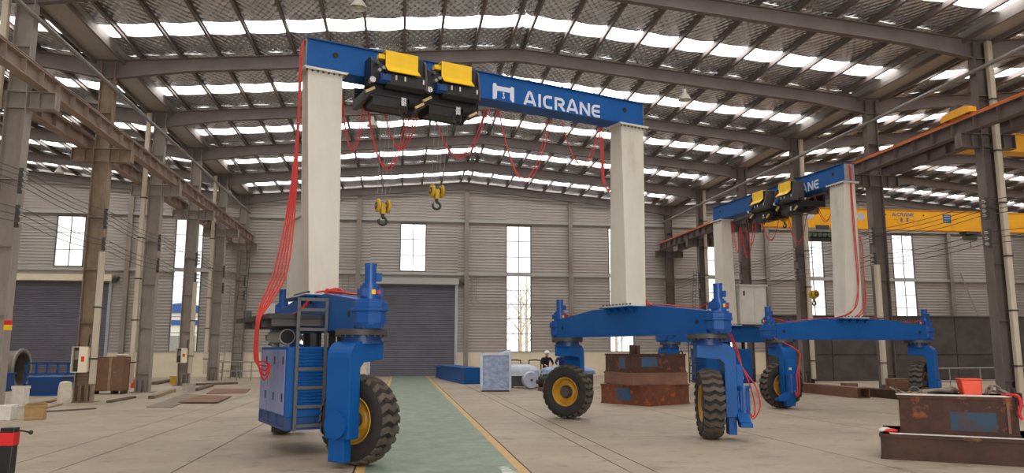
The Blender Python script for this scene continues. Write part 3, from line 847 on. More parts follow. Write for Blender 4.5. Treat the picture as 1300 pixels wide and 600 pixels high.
    # --- electrical cabinet behind the left leg
    cab = MB().box(-3.78, -3.18, .42, 1.60, 2.72, 4.24).build('electrical_cabinet', 'cabinet_white', o, bevel=.01)
    MB().box(-3.83, -3.12, .37, 1.65, 4.24, 4.30).build('cabinet_roof', 'cabinet_white', cab)
    for yy in (.46, 1.03):
        dr = MB().box(-3.185, -3.165, yy, yy + .54, 2.80, 4.18).build('cabinet_door', 'cabinet_white', cab, bevel=.005)
        MB().box(-3.165, -3.15, yy + .06, yy + .10, 3.85, 4.02).build('door_handle', 'dark_steel', dr) if False else None
    MB().box(-3.165, -3.15, .54, .62, 3.86, 4.04).build('vent_grille', 'dark_steel', cab)
    MB().box(-3.74, -3.22, .46, 1.56, 2.66, 2.72).build('cabinet_plinth', 'dark_steel', cab)
    # --- red cables
    def cable(pts, r=.014, nm='red_cable'): MB().tube(pts, r, 6).build(nm, 'red_cable', o)
    for i in range(5):                                    # bundle from girder end down to the power unit
        d = .035 * i; w = .045 * i
        cable(smooth([(-3.55, -.05 + d, 7.55), (-3.98, -.1 + d, 7.50), (-4.06, -.1 + d, 7.2), (-4.07, -.1 + d, 5.6), (-4.08 - w * .5, -.1 + d + w * .4, 4.2), (-4.2 - w, -.25 + d + w * .5, 3.1), (-4.48 - w * .7, -.45 + d + w * .5, 2.55), (-4.70, -.6 + d + w * .8, 2.2), (-4.70, -.6 + d + w * .9, 1.55), (-4.56, -.5 + d, 1.2 + .08 * i), (-4.44, -.4 + d, 1.45)]), .015)
    for i in range(3):                                    # platform bundle to the far gear
        cable(smooth([(-4.05 + .05 * i, .1, 2.33), (-3.9, -.2 + .08 * i, 2.42), (-3.72, -.42 + .05 * i, 2.70), (-3.55, -.55, 2.74), (-3.5 + .05 * i, -1.2, 2.68), (-3.45, -1.9, 2.60), (-3.52, -2.45, 2.62), (-3.55, -2.70, 2.62)]), .014)
    cable(smooth([(-3.3, -.8, 2.70), (-3.28, -1.15, 2.60), (-3.33, -1.35, 2.35), (-3.36, -1.2, 2.28), (-3.36, -.9, 2.34)]), .014)
    lp = [(-3.22, 6.86, -2.69, 6.5, 1.13), (-2.67, 6.5, -1.74, 6.6, 1.3), (-2.31, 6.45, -1.56, 6.56, .8), (-1.21, 6.48, .05, 6.88, .98), (.06, 6.88, .28, 6.88, .25), (.30, 6.88, 1.64, 6.88, 1.53), (1.94, 6.88, 3.04, 6.88, .98)]
    for xa, za, xb, zb, sag in lp:
        for j in range(2 if sag > .3 else 1):
            cable(hang((xa + .03 * j, .22 + .03 * j, za), (xb - .05 * j, .22 + .04 * j, zb), sag * (1 - .06 * j), 16), .011, 'festoon_cable')
    for j in range(3):
        cable(smooth([(3.02 + .04 * j, .25, 6.88), (3.06 + .03 * j, .25, 6.2), (3.05 + .03 * j, .22, 5.65), (3.2, .24, 5.45 - .02 * j), (3.32, .23, 5.44)]), .0125, 'festoon_cable')
    cable([(-3.22, .2, 6.88), (-3.24, .22, 6.3), (-3.2, .22, 5.75)], .0125, 'festoon_cable')
    for j in range(2):
        cable(smooth([(3.32, .24, 5.44), (3.97, .26, 5.2), (3.95, .33, 4.2), (3.90, .38 - .04 * j, 3.2), (3.86, .20 - .1 * j, 2.78), (3.74, -.2, 2.71), (3.70, -.6 - .1 * j, 2.69), (3.62, -1.3, 2.66), (3.60, -2.2, 2.56), (3.58, -2.45, 2.60), (3.56, -2.7, 2.66)]), .014)
        cable(smooth([(3.98, -.02 + .03 * j, 7.52), (4.03, 0 + .04 * j, 7.3), (4.0, .02 + .03 * j, 6.6), (3.98, .04 + .05 * j, 5.2), (3.94, .10 + .04 * j, 3.9), (3.92, .05 - .06 * j, 3.1), (3.87, -.3 + .08 * j, 2.8), (3.78, -.6, 2.70)]), .014)
        cable(smooth([(3.74, .3, 2.72), (3.7, .9, 2.68), (3.7, 1.4 + .1 * j, 2.50 - .05 * j), (3.66, 1.9, 2.58), (3.58, 2.4, 2.58), (3.56, 2.75, 2.66)]), .014)
    # drive cable at the driven wheel
    t = R(arms[(1, -1)]); ux, uy = math.cos(t), math.sin(t)
    pt = lambda a, b_, z: (S2 + a * ux - b_ * uy, -W2 + a * uy + b_ * ux, z)
    for j in range(2):
        cable(smooth([(3.56, -2.86, 2.5), (3.6 + .03 * j, -2.98, 2.2), pt(.58 + .04 * j, .20, 1.7), pt(.70, .16, 1.35), pt(.80 + .1 * j, .0, 1.0), pt(.86 + .1 * j, -.04, .62), pt(.82, -.02, .42 - .04 * j), pt(.74, -.05, .55)]), .014)
    return o
m = mat('blue_door', (128, 140, 186), (96, 118, 174), 1.5, .3, stretch=(1, 2, .4))
gantry('blue single girder gantry crane with white legs standing over the green walkway', 1.813, 15.741, 21.1,
       {(-1, -1): -149, (1, 1): 29, (1, -1): -34, (-1, 1): -12})
gantry('blue single girder gantry crane with white legs beside the rusty weight boxes', 13.325, 25.737, -82.86,
       {(-1, -1): 190, (1, 1): 33, (1, -1): -1, (-1, 1): 150})

# ------------------------------------------------------------------ hoists on the girders
def hoist(cx, hook_z, crane, label, group, hook_dx=.04):
    X, Y, D = crane; t = R(D)
    o = thing('electric_hoist', label, 'hoist', (X + cx * math.cos(t), Y + cx * math.sin(t), 0), t, group)
    Z = ZGB
    b_ = MB().prism([(-.25, Z + .40), (-.63, Z + .40), (-.63, Z + .08), (-.74, Z - .03), (-.74, Z - .24), (-.66, Z - .30), (-.25, Z - .30)], -.33, .46, 'x')
    body = b_.build('winch_body', 'black', o, bevel=.015)
    for xx in (-.16, .02, .40): MB().box(xx, xx + .03, -.748, -.74, Z - .14, Z - .05).build('label_plate', 'marking_white', body)
    th = .015
    pf = [(-.44, Z + .44), (-.68, Z + .44), (-.68, Z + .13), (-.83, Z - .01), (-.83 + th, Z - .02), (-.68 + th, Z + .12), (-.68 + th, Z + .44 - th), (-.44, Z + .44 - th)]
    MB().prism([(a, c) for a, c in pf], -.34, .32, 'x').build('yellow_cover', 'yellow_cover', body)
    MB().prism([(-.30, Z + .38), (-.60, Z + .38), (-.68, Z + .30), (-.74, Z - .05), (-.74, Z - .26), (-.30, Z - .26)], .46, .50, 'x').build('end_plate', 'dark_steel', body)
    q = MB().prism([(-.25, Z + .30), (-.58, Z + .30), (-.66, Z + .2), (-.66, Z - .25), (-.25, Z - .25)], -.62, -.58, 'x').box(-.58, -.34, -.6, -.3, Z - .2, Z + .22)
    gb = q.build('gear_case', 'black', o, bevel=.01)
    for i, (yy, zz) in enumerate(((-.64, .16), (-.66, .02), (-.62, -.12), (-.60, .08))):
        MB().cyl((-.50 + .04 * i, -.70, Z + zz), (-.50 + .04 * i, -.60, Z + zz), .035, 10).build('fitting', 'steel_light' if i % 2 else 'dark_steel', gb, True)
    MB().box(-.46, -.32, -.62, -.50, Z + .28, Z + .37).build('limit_switch', 'yellow_cover', gb)
    q = MB().cyl((-.46, -.68, Z - .14), (-.26, -.68, Z - .14), .10, 16).box(-.44, -.28, -.80, -.68, Z - .20, Z - .08)
    q.build('travel_motor', 'blue_dark', gb, True)
    q = MB().cyl((-.60, -.72, Z - .20), (-.60, -.60, Z - .20), .06, 14); q.build('drive_wheel', 'chrome', gb, True)
    # trolley below the bottom flange
    q = MB().box(-.60, .56, -.52, -.44, Z - .42, Z - .16).box(-.60, .56, .40, .48, Z - .42, Z - .02).box(-.60, -.50, -.52, .48, Z - .46, Z - .26).box(.46, .56, -.52, .48, Z - .46, Z - .26)
    tr = q.build('trolley_frame', 'black', o, bevel=.01)
    MB().cyl((-.48, 0, Z - .42), (.44, 0, Z - .42), .17, 20).build('rope_drum', 'black_matt', tr, True)
    MB().box(-.52, .20, -.5, -.15, Z - .62, Z - .34).build('drum_cover', 'black', tr, bevel=.02)
    q = MB().cyl((.22, -.42, Z - .42), (.42, -.42, Z - .42), .10, 14).cyl((.42, -.42, Z - .42), (.5, -.42, Z - .42), .12, 14); q.build('motor_can', 'black_matt', tr, True)
    for sx, zz in ((-.60, -.36), (.40, -.52)):
        mtx = Matrix.Rotation(R(-32), 3, 'Y')
        MB().cbox((sx, -.58, Z + zz), (.20, .05, .05), mtx).build('buffer_plate', 'gold_buffer', tr)
        MB().cbox((sx + .02, -.55, Z + zz - .05), (.26, .03, .03), mtx).build('buffer_bar', 'black', tr)
    for xx in (-.42, .36):
        for yy in (-.19, .19): MB().cyl((xx, yy - .03, Z + .075), (xx, yy + .03, Z + .075), .055, 14).build('trolley_wheel', 'dark_steel', tr, True)
    MB().tube(smooth([(.02, -.52, Z - .50), (.0, -.54, Z - .66), (.07, -.54, Z - .76), (.15, -.54, Z - .70), (.16, -.52, Z - .50)]), .014, 6).build('cable_loop', 'black', tr)
    MB().box(.04, .14, -.55, -.50, Z - .56, Z - .40).build('bracket', 'chrome', tr)
    # ropes and hook block
    hx, hy = hook_dx, .35
    for dx, dz in ((-.125, 0), (-.035, 0), (.035, 0), (.125, 0)):
        MB().cyl((hx + dx * 1.2, .12 + .1 * abs(dx), Z - .42), (hx + dx, hy, hook_z - .1), .006, 5).build('rope', 'steel_light', o)
    hb = MB().cyl((hx - .15, hy, hook_z - .13), (hx + .15, hy, hook_z - .13), .028, 10).box(hx - .045, hx + .045, hy - .05, hy + .05, hook_z - .30, hook_z - .10)
    blk = hb.build('hook_block', 'yellow_hook', o, True)
    for dx in (-.105, .105):
        q = MB().lathe([(dx - .035, 0), (dx - .035, .10), (dx - .02, .135), (dx + .02, .135), (dx + .035, .10), (dx + .035, 0)], 18, 'x', (hx, hy, hook_z - .135))
        q.build('sheave_guard', 'yellow_hook', blk, True)
        MB().cyl((hx + dx - .04, hy, hook_z - .135), (hx + dx + .04, hy, hook_z - .135), .075, 14).build('sheave', 'black', blk, True)
    q = MB().cyl((hx, hy, hook_z - .36), (hx, hy, hook_z - .28), .035, 10)
    q.tube(smooth([(hx, hy, hook_z - .34), (hx + .01, hy, hook_z - .38)] + [(hx + .085 * math.sin(R(a)), hy, hook_z - .44 + .075 * math.cos(R(a))) for a in (30, 80, 130, 180, 225, 265, 290)], 3), .026, 8)
    q.build('hook', 'black', blk, True)
    MB().box(hx - .065, hx - .055, hy - .02, hy + .02, hook_z - .43, hook_z - .36).build('hook_latch', 'steel_light', blk)
    return o
C1, C2 = (1.813, 15.741, 21.1), (13.325, 25.737, -82.86)
hoist(-2.28, 4.68, C1, 'black hoist with yellow cover on the walkway crane, nearer its generator leg, hook hanging lower', 'yellow covered hoists')
hoist(-1.12, 5.10, C1, 'black hoist with yellow cover on the walkway crane, nearer the lettering, hook hanging higher', 'yellow covered hoists')
hoist(.02, 6.6, C2, 'black hoist with yellow cover on the far crane, hook drawn up under the girder', 'yellow covered hoists')
hoist(1.62, 3.72, C2, 'black hoist with yellow cover on the far crane, yellow hook let down low', 'yellow covered hoists', -.16)

# ------------------------------------------------------------------ pixel -> ground helper (photo frame 1300 x 600)
_M = cam.rotation_euler.to_matrix()
def ray(px, py): return _M @ Vector(((px - 650) / 974.1, -(py - 300) / 974.1, -1))
def G(px, py, z=0.0):
    d = ray(px, py); return Vector((0, 0, 1.7)) + d * ((z - 1.7) / d.z)
def AY(px, py, y):
    d = ray(px, py); return Vector((0, 0, 1.7)) + d * (y / d.y)

# ------------------------------------------------------------------ right aisle
part = struct(MB().box(20.4, 47.6, 41.1, 41.3, 0, 3.62).build('wall_partition', 'dark_wall'))
for i in range(7):
    for z0, z1 in ((0.0, 1.42), (1.45, 3.6)):
        MB().box(20.42 + i * 3.9, min(47.6, 20.42 + i * 3.9 + 3.86), 41.04, 41.1, z0 + .02, z1).build('wall_panel', 'dark_wall', part)
MB().box(20.3, 47.6, 41.0, 41.34, 3.62, 3.68).build('wall_coping', 'dark_wall', part)

def bridge(y, z0, z1, label, marks):
    o = thing('bridge_crane', label, 'overhead crane', (19.36, y, z0))
    h = z1 - z0; zr = 9.24 - z0
    g = MB().box(.5, 28.0, -.25, .25, .03, h).build('bridge_girder', 'yellow_crane', o)
    MB().box(.4, 28.1, -.30, .30, 0, .03).build('lower_flange', 'yellow_crane', g)
    MB().box(.4, 28.1, -.30, .30, h, h + .02).build('upper_flange', 'yellow_crane', g)
    c = MB().prism([(-1.6, zr + .02), (1.6, zr + .02), (1.6, zr + .3), (1.0, zr + .42), (-1.0, zr + .42), (-1.6, zr + .3)], -.16, .16, 'x').box(.17, .5, -.3, .3, max(zr - .2, .1), zr + .3).build('end_carriage', 'yellow_crane', o)
    for yy in (-1.2, 1.2): MB().cyl((-.06, yy, zr + .13), (.06, yy, zr + .13), .14, 16).build('travel_wheel', 'dark_steel', c, True)
    if marks:
        pl = lambda u, v, hh: (u, -.25 - hh, v)
        u0 = AY(1132, 270, y - .25).x - 19.36; u1 = AY(1160, 270, y - .25).x - 19.36
        letters('AICRANE', u0, .78, u1 - u0, .20, pl, g, 'lettering_blue')
        for uu in (u0 + (u1 - u0) * .42, u0 + (u1 - u0) * .68):
            mk = MB()
            stroke(mk, [(uu - .09, .66), (uu + .09, .66)], .04, .006, pl); stroke(mk, [(uu - .09, .50), (uu + .09, .50)], .04, .006, pl); stroke(mk, [(uu, .70), (uu, .46)], .05, .006, pl); stroke(mk, [(uu - .07, .58), (uu + .07, .58)], .04, .006, pl)
            mk.build('sign_character', 'lettering_blue', g)
        for ua, ub in ((u0 + .1, u0 + .38), (u1 - .35, u1 - .02)):
            mk = MB(); stroke(mk, [(ua, .58), (ub, .58)], .02, .006, pl); mk.build('sign_dash', 'lettering_blue', g)
        for pxx, r in ((1202, .26), (1093, .24), (1028, .26)):
            uu = AY(pxx, 276, y - .25).x - 19.36; em = MB()
            if pxx == 1202:
                em.box(uu - r, uu + r, -.256, -.25, .45, .95); e_ = em.build('emblem', 'lettering_blue', g)
                mm = MB()
                for v in (.55, .70, .85): stroke(mm, [(uu - .18, v), (uu + .18, v)], .03, .006, lambda u, v_, hh: (u, -.256 - hh, v_))
                mm.build('emblem_line', 'lettering', e_)
            else:
                for k in range(8):
                    a = PI / 4 * k; em.cyl((uu + r * .62 * math.cos(a), -.256, .70 + r * .62 * math.sin(a)), (uu + r * .62 * math.cos(a), -.25, .70 + r * .62 * math.sin(a)), .09, 8)
                em.cyl((uu, -.258, .70), (uu, -.25, .70), .10, 10); em.build('emblem', 'lettering', g)
        for pxx in (1124, 1172):
            uu = AY(pxx, 272, y - .25).x - 19.36; MB().cyl((uu, -.256, .86), (uu, -.245, .86), .05, 12).build('lifting_hole', 'black_matt', g)
    return o
bridge(40.0, 8.52, 9.66, 'long yellow bridge crane with blue lettering spanning the side aisle', True)
bridge(24.3, 8.76, 9.42, 'yellow bridge crane in the side aisle partly hidden by a shaded column', False)
tro = thing('hoist_trolley', 'green and grey hoist trolley hung below the lettered yellow bridge', 'hoist', (AY(1040, 290, 40).x, 40.0, 8.0))
MB().box(-.9, .9, -.35, .35, .3, .5).build('trolley_frame', 'steel_light', tro)
for i in range(6): MB().cyl((-.75 + .3 * i, -.3, .12), (-.75 + .3 * i, .3, .12), .13, 10).build('hose_coil', 'green_hose', tro, True)
MB().cyl((-.8, 0, -.1), (.7, 0, -.1), .13, 12).build('hoist_barrel', 'dark_steel', tro, True)
for yy in (-.36, .36): MB().box(-.4, .4, min(yy, yy * .9), max(yy, yy * .9), .4, .66).build('hanger_plate', 'dark_steel', tro)
tro2 = thing('hoist_trolley', 'small dark hoist trolley hung below the yellow bridge near its square emblem', 'hoist', (AY(1231, 292, 40).x, 40.0, 7.93))
MB().box(-.45, .45, -.3, .3, .42, .58).build('trolley_frame', 'dark_steel', tro2)
MB().cyl((-.4, 0, .25), (.35, 0, .25), .16, 12).build('hoist_barrel', 'green_hose', tro2, True)
MB().cyl((.0, 0, .1), (.0, 0, -.3), .02, 6).build('hook_rope', 'dark_steel', tro2)
ec = thing('end_carriage', 'yellow crane end carriage standing on the orange rail', 'end carriage', (XR - .66, 22.1, 9.23)); ec.scale = (.9, .8, .85)
MB().prism([(-.85, 0.06), (.85, .06), (.85, .22), (.5, .36), (-.6, .36), (-.85, .25)], -.14, .14, 'x').build('carriage_body', 'yellow_crane', ec)
for yy in (-.6, .6): MB().cyl((-.07, yy, .13), (.07, yy, .13), .13, 14).build('travel_wheel', 'dark_steel', ec, True)
MB().box(-.1, .1, -.15, .25, .36, .52).build('bolt_block', 'dark_steel', ec)
MB().cyl((0, .35, .36), (0, .35, .50), .07, 10).build('motor_stub', 'black', ec)

# box beams and blocks on the floor below the shaded columns
def hollow_beam(name, label, x0, x1, y0, y1, h, m_, cat='steel beam', group=None):
    t = .03; q = MB()
    q.box(x0, x1, y0, y1, 0, t).box(x0, x1, y0, y1, h - t, h).box(x0, x0 + t, y0, y1, t, h - t).box(x1 - t, x1, y0, y1, t, h - t).box(x0 + t, x1 - t, y0 + .5, y0 + .52, t, h - t)
    return tag(q.build(name, m_), label, cat, group)
hollow_beam('box_beam', 'long rusty pink steel box beam lying beside the far crane wheel', 16.25, 16.75, 26.0, 32.5, .37, 'rust_pink')
hollow_beam('box_beam', 'short rusty steel box beam lying in front of the broad shaded column', 17.25, 17.75, 25.0, 28.0, .30, 'rust_dark')
hollow_beam('box_beam', 'short open steel box beam with black end beside the rusty weight boxes', 17.95, 18.6, 24.6, 26.2, .42, 'dark_steel')
for p, d, l in (((16.95, 27.6), (.45, .45, .52), 'small rusty red block standing behind the long pink box beam'), ((17.5, 25.5), (.52, .6, .46), 'rusty red block lying on the short rusty box beam')):
    z0 = .30 if p[0] > 17.2 else 0
    q = MB().box(p[0] - d[0] / 2, p[0] + d[0] / 2, p[1] - d[1] / 2, p[1] + d[1] / 2, z0, z0 + d[2] * .9).box(p[0] - d[0] / 2 + .05, p[0] + d[0] / 2 - .05, p[1] - d[1] / 2 - .01, p[1] - d[1] / 2 + .02, z0 + .05, z0 + d[2] * .9 - .05)
    tag(q.build('steel_block', 'rust_brown', bevel=.02), l, 'steel block')
def guard_rail(label, p0, p1, h, n, m_='steel_light', rails=(1.0, .5), r=.025):
    p0, p1 = Vector(p0), Vector(p1); o = thing('guard_rail', label, 'railing', (p0.x, p0.y, 0)); d = p1 - p0
    for f in rails: MB().cyl((0, 0, h * f), (d.x, d.y, h * f), r, 8).build('rail', m_, o, True)
    for i in range(n + 1):
        q = d * (i / n); MB().cyl((q.x, q.y, 0), (q.x, q.y, h), r, 8).build('post', m_, o, True)
    return o
guard_rail('grey pipe guard rail in front of the dark partition wall', (21.2, 29.5), (30.0, 31.5), .95, 5, 'steel_light', (1.0, .45))

# ------------------------------------------------------------------ rusty weight boxes near the camera
def weight_box(label, c, rz, L, Wd, h, z, m_, patches=(), lugs=True, group=None, z_lip=.02):
    o = thing('weight_box', label, 'steel box', (c[0], c[1], z), rz, group)
    MB().box(-L / 2, L / 2, -Wd / 2, Wd / 2, 0, h).build('box_body', m_, o, bevel=.015)
    MB().box(-L / 2 - .015, L / 2 + .015, -Wd / 2 - .015, Wd / 2 + .015, h - .05, h).build('top_rim', m_, o)
    MB().box(-L / 2 - .012, L / 2 + .012, -Wd / 2 - .012, Wd / 2 + .012, 0, .04).build('bottom_rim', m_, o)
    for x0, x1, z0, z1, f in patches:
        if f == 'front': MB().box(x0, x1, -Wd / 2 - .004, -Wd / 2, z0, z1).build('paint_patch', 'worn_blue', o)
        else: MB().box(-L / 2 - .004, -L / 2, x0, x1, z0, z1).build('paint_patch', 'worn_blue', o)
    if lugs:
        for sx in (-1, 1):
            q = MB(); q.tube([(sx * (L / 2 - .12) + .07 * math.cos(R(a)), -Wd / 2 + .08, h + .09 * math.sin(R(a))) for a in range(0, 181, 30)], .02, 6)
            q.build('lifting_lug', 'rust_dark', o)
    return o
rz = R(-36)
ux, uy = math.cos(rz), math.sin(rz); nx, ny = -uy, ux
def along(p, a, b_): return (p[0] + a * ux + b_ * nx, p[1] + a * uy + b_ * ny)
P0 = (7.60, 11.60)
c0 = along(P0, 1.9, .75)
weight_box('low rusty steel weight box under the box with the orange block', c0, rz, 3.8, 1.5, .39, 0, 'rust_dark', lugs=False)
P1 = (7.93, 11.56)
c1 = along(P1, .81, .62)
wb = weight_box('rusty steel weight box with blue patch carrying the orange block', c1, rz, 1.62, 1.1, .60, .39, 'rust', [(-.10, .52, .07, .36, 'front')], lugs=False)
for ch in wb.children:
    if ch.name.startswith('paint_patch'): ch.data.materials[0] = MATS['worn_blue_dark']
MB().box(.66, .70, -.575, -.55, .06, .52).build('end_strip', 'rust_pink', wb)
MB_ = MB()
fs = thing('foam_strip', 'white frayed strip along the edge of the blue patched weight box', 'strip', (*along(P1, .82, .10), .99), rz)
MB().prism([(-.84, -.015), (.70, -.02), (.74, .03), (.2, .045), (-.3, .03), (-.86, .05)], 0, .022, 'z').build('strip_sheet', 'foam_white', fs)
fs2 = thing('foam_strip', 'thin white strip lying along the edge of the low weight box', 'strip', (*along(P0, .95, .04), .39), rz)
MB().prism([(-.8, -.01), (1.2, -.02), (1.25, .02), (.3, .03), (-.82, .05)], 0, .015, 'z').build('strip_sheet', 'foam_white', fs2)
ob = thing('orange_block', 'bright orange padded block standing among chains on the weight box', 'block', (*along(P1, 1.03, .30), .99), rz + R(12))
MB().taper((0, 0, .0), (.13, .13), (-.02, 0, .25), (.15, .14)).build('block_body', 'orange', ob, bevel=.02)
MB().taper((-.02, 0, .25), (.155, .145), (-.02, 0, .27), (.155, .145)).build('block_lid', 'orange', ob, bevel=.008)
def chain(label, pts, link, m_='duct_steel'):
    o = thing('lifting_chain', label, 'chain', pts[0]); base = Vector(pts[0])
    P_ = smooth(pts, 3)
    q = 0
    me = MB().tube([(link * .5 * math.cos(R(a)) , link * .28 * math.sin(R(a)), 0) for a in range(0, 361, 30)], link * .12, 6).mesh('chain_link', m_, True)
    d_acc = 0; last = P_[0]; i = 0
    for k in range(1, len(P_)):
        if (P_[k] - last).length >= link * .62:
            d = (P_[k] - last).normalized(); mid = (P_[k] + last) / 2 - base
            ob_ = inst(me, 'chain_link', o, mid); rotm = d.to_track_quat('X', 'Z').to_matrix().to_4x4() @ Matrix.Rotation(R(90) * (i % 2) + .3, 4, 'X')
            ob_.rotation_euler = rotm.to_euler(); last = P_[k]; i += 1
    return o
def onbox(a, b_, z): x, y = along(P1, a, b_); return (x, y, .99 + z)
chain('heavy grey chain heaped behind the orange block', [onbox(1.25, .28, .05), onbox(1.33, .30, .16), onbox(1.42, .34, .10), onbox(1.50, .36, .05), onbox(1.58, .4, .05)], .16)
chain('thin grey chain trailing over the corner of the blue patched weight box', [onbox(-.12, .1, .12), onbox(0, .12, .06), onbox(.12, .16, .03), onbox(.25, .2, .03), onbox(.4, .22, .03)], .08)
sl = thing('webbing_sling', 'grey brown lifting sling twisted on the rusty weight box', 'sling', onbox(.35, .3, 0), rz)
MB().tube(smooth([(0, 0, .04), (.2, .05, .07), (.36, .02, .07), (.44, .08, .08), (.48, .12, .05)]), .035, 8).build('sling_strand', 'duct_steel', sl, True)
MB().tube(smooth([(-.05, .1, .04), (.2, .16, .06), (.36, .16, .09), (.44, .2, .10), (.50, .25, .05)]), .035, 8).build('sling_strand', 'duct_steel', sl, True)
sh = thing('shackle', 'dark shackle with yellow pin lying by the thin chain', 'shackle', onbox(.24, .24, 0), rz)
MB().tube([(.0 + .07 * math.cos(R(a)), .0, .05 + .07 * math.sin(R(a))) for a in range(-30, 211, 30)], .018, 8).build('bow', 'dark_steel', sh, True)
MB().cyl((-.09, 0, .03), (.09, 0, .03), .018, 8).build('pin', 'yellow_hook', sh, True)
rr = thing('red_strap', 'crumpled red strap hanging over the end of the weight box', 'strap', (*along(P1, 1.55, .04), .99), rz)
MB().tube(smooth([(-.12, .1, .03), (0, .0, .04), (.08, -.06, .02), (.10, -.085, -.1), (.07, -.08, -.22), (.1, -.08, -.32)]), .022, 6).build('strap_loop', 'red_plastic', rr)
rg = thing('red_rag', 'small red and white rag on the corner of the low weight box', 'rag', (*along(P0, .16, .16), .39))
MB().ball((0, 0, .035), .09, 10, (1.3, .8, .4)).build('rag_fold', 'red_plastic', rg, True)
MB().ball((.0, .16, .04), .08, 10, (1.2, 1, .5)).ball((-.08, .12, .03), .05, 8, (1, 1, .6)).build('wool_tuft', 'foam_white', rg, True)

# ------------------------------------------------------------------ three rusty boxes stacked behind the walkway crane
def stack_box(label, c, ang, L, Wd, h, z, m_, patches, lugs):
    return weight_box(label, c, R(ang), L, Wd, h, z, m_, patches, lugs, None)
bc = (7.95, 24.6)
stack_box('orange rusty weight box at the bottom of the stack of three', (7.90, 24.55), -58.8 + 0, 2.05, 1.95, .62, 0, 'rust_orange', [(-.35, .25, .14, .52, 'front')], False)
stack_box('plain rusty weight box in the middle of the stack of three', (7.92, 24.55), 12, 2.0, 1.9, .38, .625, 'rust_pink', [], False)
tb = stack_box('rusty weight box with two blue patches on top of the stack', (7.92, 24.55), 10, 1.95, 1.85, .58, 1.01, 'rust', [(-.6, -.05, .18, .48, 'front'), (-.55, -.1, .12, .50, 'side')], True)
MB().box(-.9, -.78, -.85, -.7, .58, .86).build('post_stub', 'rust', tb); MB().box(-.72, -.6, -.85, -.7, .58, .84).build('post_stub', 'rust', tb)
tag(MB().box(9.75, 10.7, 23.9, 24.1, 0, .05).build('wood_batten', 'wood_dark'), 'dark wooden batten lying beside the stack of rusty boxes', 'batten')

# ------------------------------------------------------------------ wrapped crate, beams, wrapped machinery, workers by the end wall
a_, b2 = G(615, 497), G(646.5, 497)
cr = thing('wrapped_crate', 'tall cabinet wrapped in plastic film standing beside the green walkway', 'wrapped crate', ((a_.x + b2.x) / 2, a_.y + .55, 0), R(-4))
q = MB(); n = 7; W2c, D2c, H2c = .60, .55, 1.55
vs = []; ring = []
for lv in range(9):
    z = .06 + (H2c - .06) * lv / 8
    for sx, sy in [(-1 + 2 * i / n, -1) for i in range(n)] + [(1, -1 + 2 * i / n) for i in range(n)] + [(1 - 2 * i / n, 1) for i in range(n)] + [(-1, 1 - 2 * i / n) for i in range(n)]:
        k = 1 + .02 * noise.noise(Vector((sx * 2.3, sy * 2.1, z * 3)))
        vs.append((sx * W2c * k, sy * D2c * k, z))
m4 = 4 * n
q.add(vs, [(l * m4 + i, l * m4 + (i + 1) % m4, (l + 1) * m4 + (i + 1) % m4, (l + 1) * m4 + i) for l in range(8) for i in range(m4)] + [tuple(range(8 * m4, 9 * m4))])
q.build('film_wrap', 'wrapped_blue', cr)
for sx in (-1, 1):
    MB().box(sx * W2c - .05, sx * W2c + .05, -D2c - .05, -D2c + .03, .05, H2c + .03).build('film_edge', 'plastic_film', cr)
q = MB().prism([(-.62, 1.5), (.62, 1.5), (.6, 1.62), (.2, 1.6), (-.1, 1.57), (-.5, 1.6)], -D2c - .04, D2c + .02, 'y'); q.build('film_top', 'plastic_film', cr)
q = MB().prism([(.1, 1.58), (.62, 1.58), (.66, 1.74), (.5, 1.72), (.3, 1.64)], -.3, .3, 'y'); q.build('film_tail', 'plastic_film', cr)
MB().box(-.58, .58, -.5, .5, 0, .06).build('pallet', 'wood_dark', cr)

def channel_beam(label, x0, x1, y0, y1, h, z=0):
    o = thing('channel_beam', label, 'steel beam', ((x0 + x1) / 2, y0, z), R(6)); w = (x1 - x0) / 2; L = y1 - y0
    MB().box(-w, w, 0, L, .06, h - .06).build('web', 'blue_paint', o)
    MB().box(-w - .1, w + .06, 0, L, h - .06, h).build('top_flange', 'blue_paint', o)
    MB().box(-w - .06, w + .06, 0, L, 0, .06).build('bottom_flange', 'blue_paint', o)
    MB().box(-w + .05, w - .02, -.02, 0, .1, h - .12).build('end_plate', 'blue_paint', o)
    return o
channel_beam('long blue steel beam lying between the walkway and the wrapped cabinet', 3.25, 4.15, 39.6, 47.6, .82)
channel_beam('short blue steel beam lying behind the long blue beam at the shutter door', 2.55, 3.1, 48.2, 50.4, .7)
tag(MB().ball((4.5, 40.0, .12), .14, 10, (1.4, 1, .8)).ball((4.5, 40.0, .14), .05).build('plastic_bundle', 'plastic_film', None, True), 'crumpled plastic sheet on the floor by the long blue beam', 'plastic sheet')

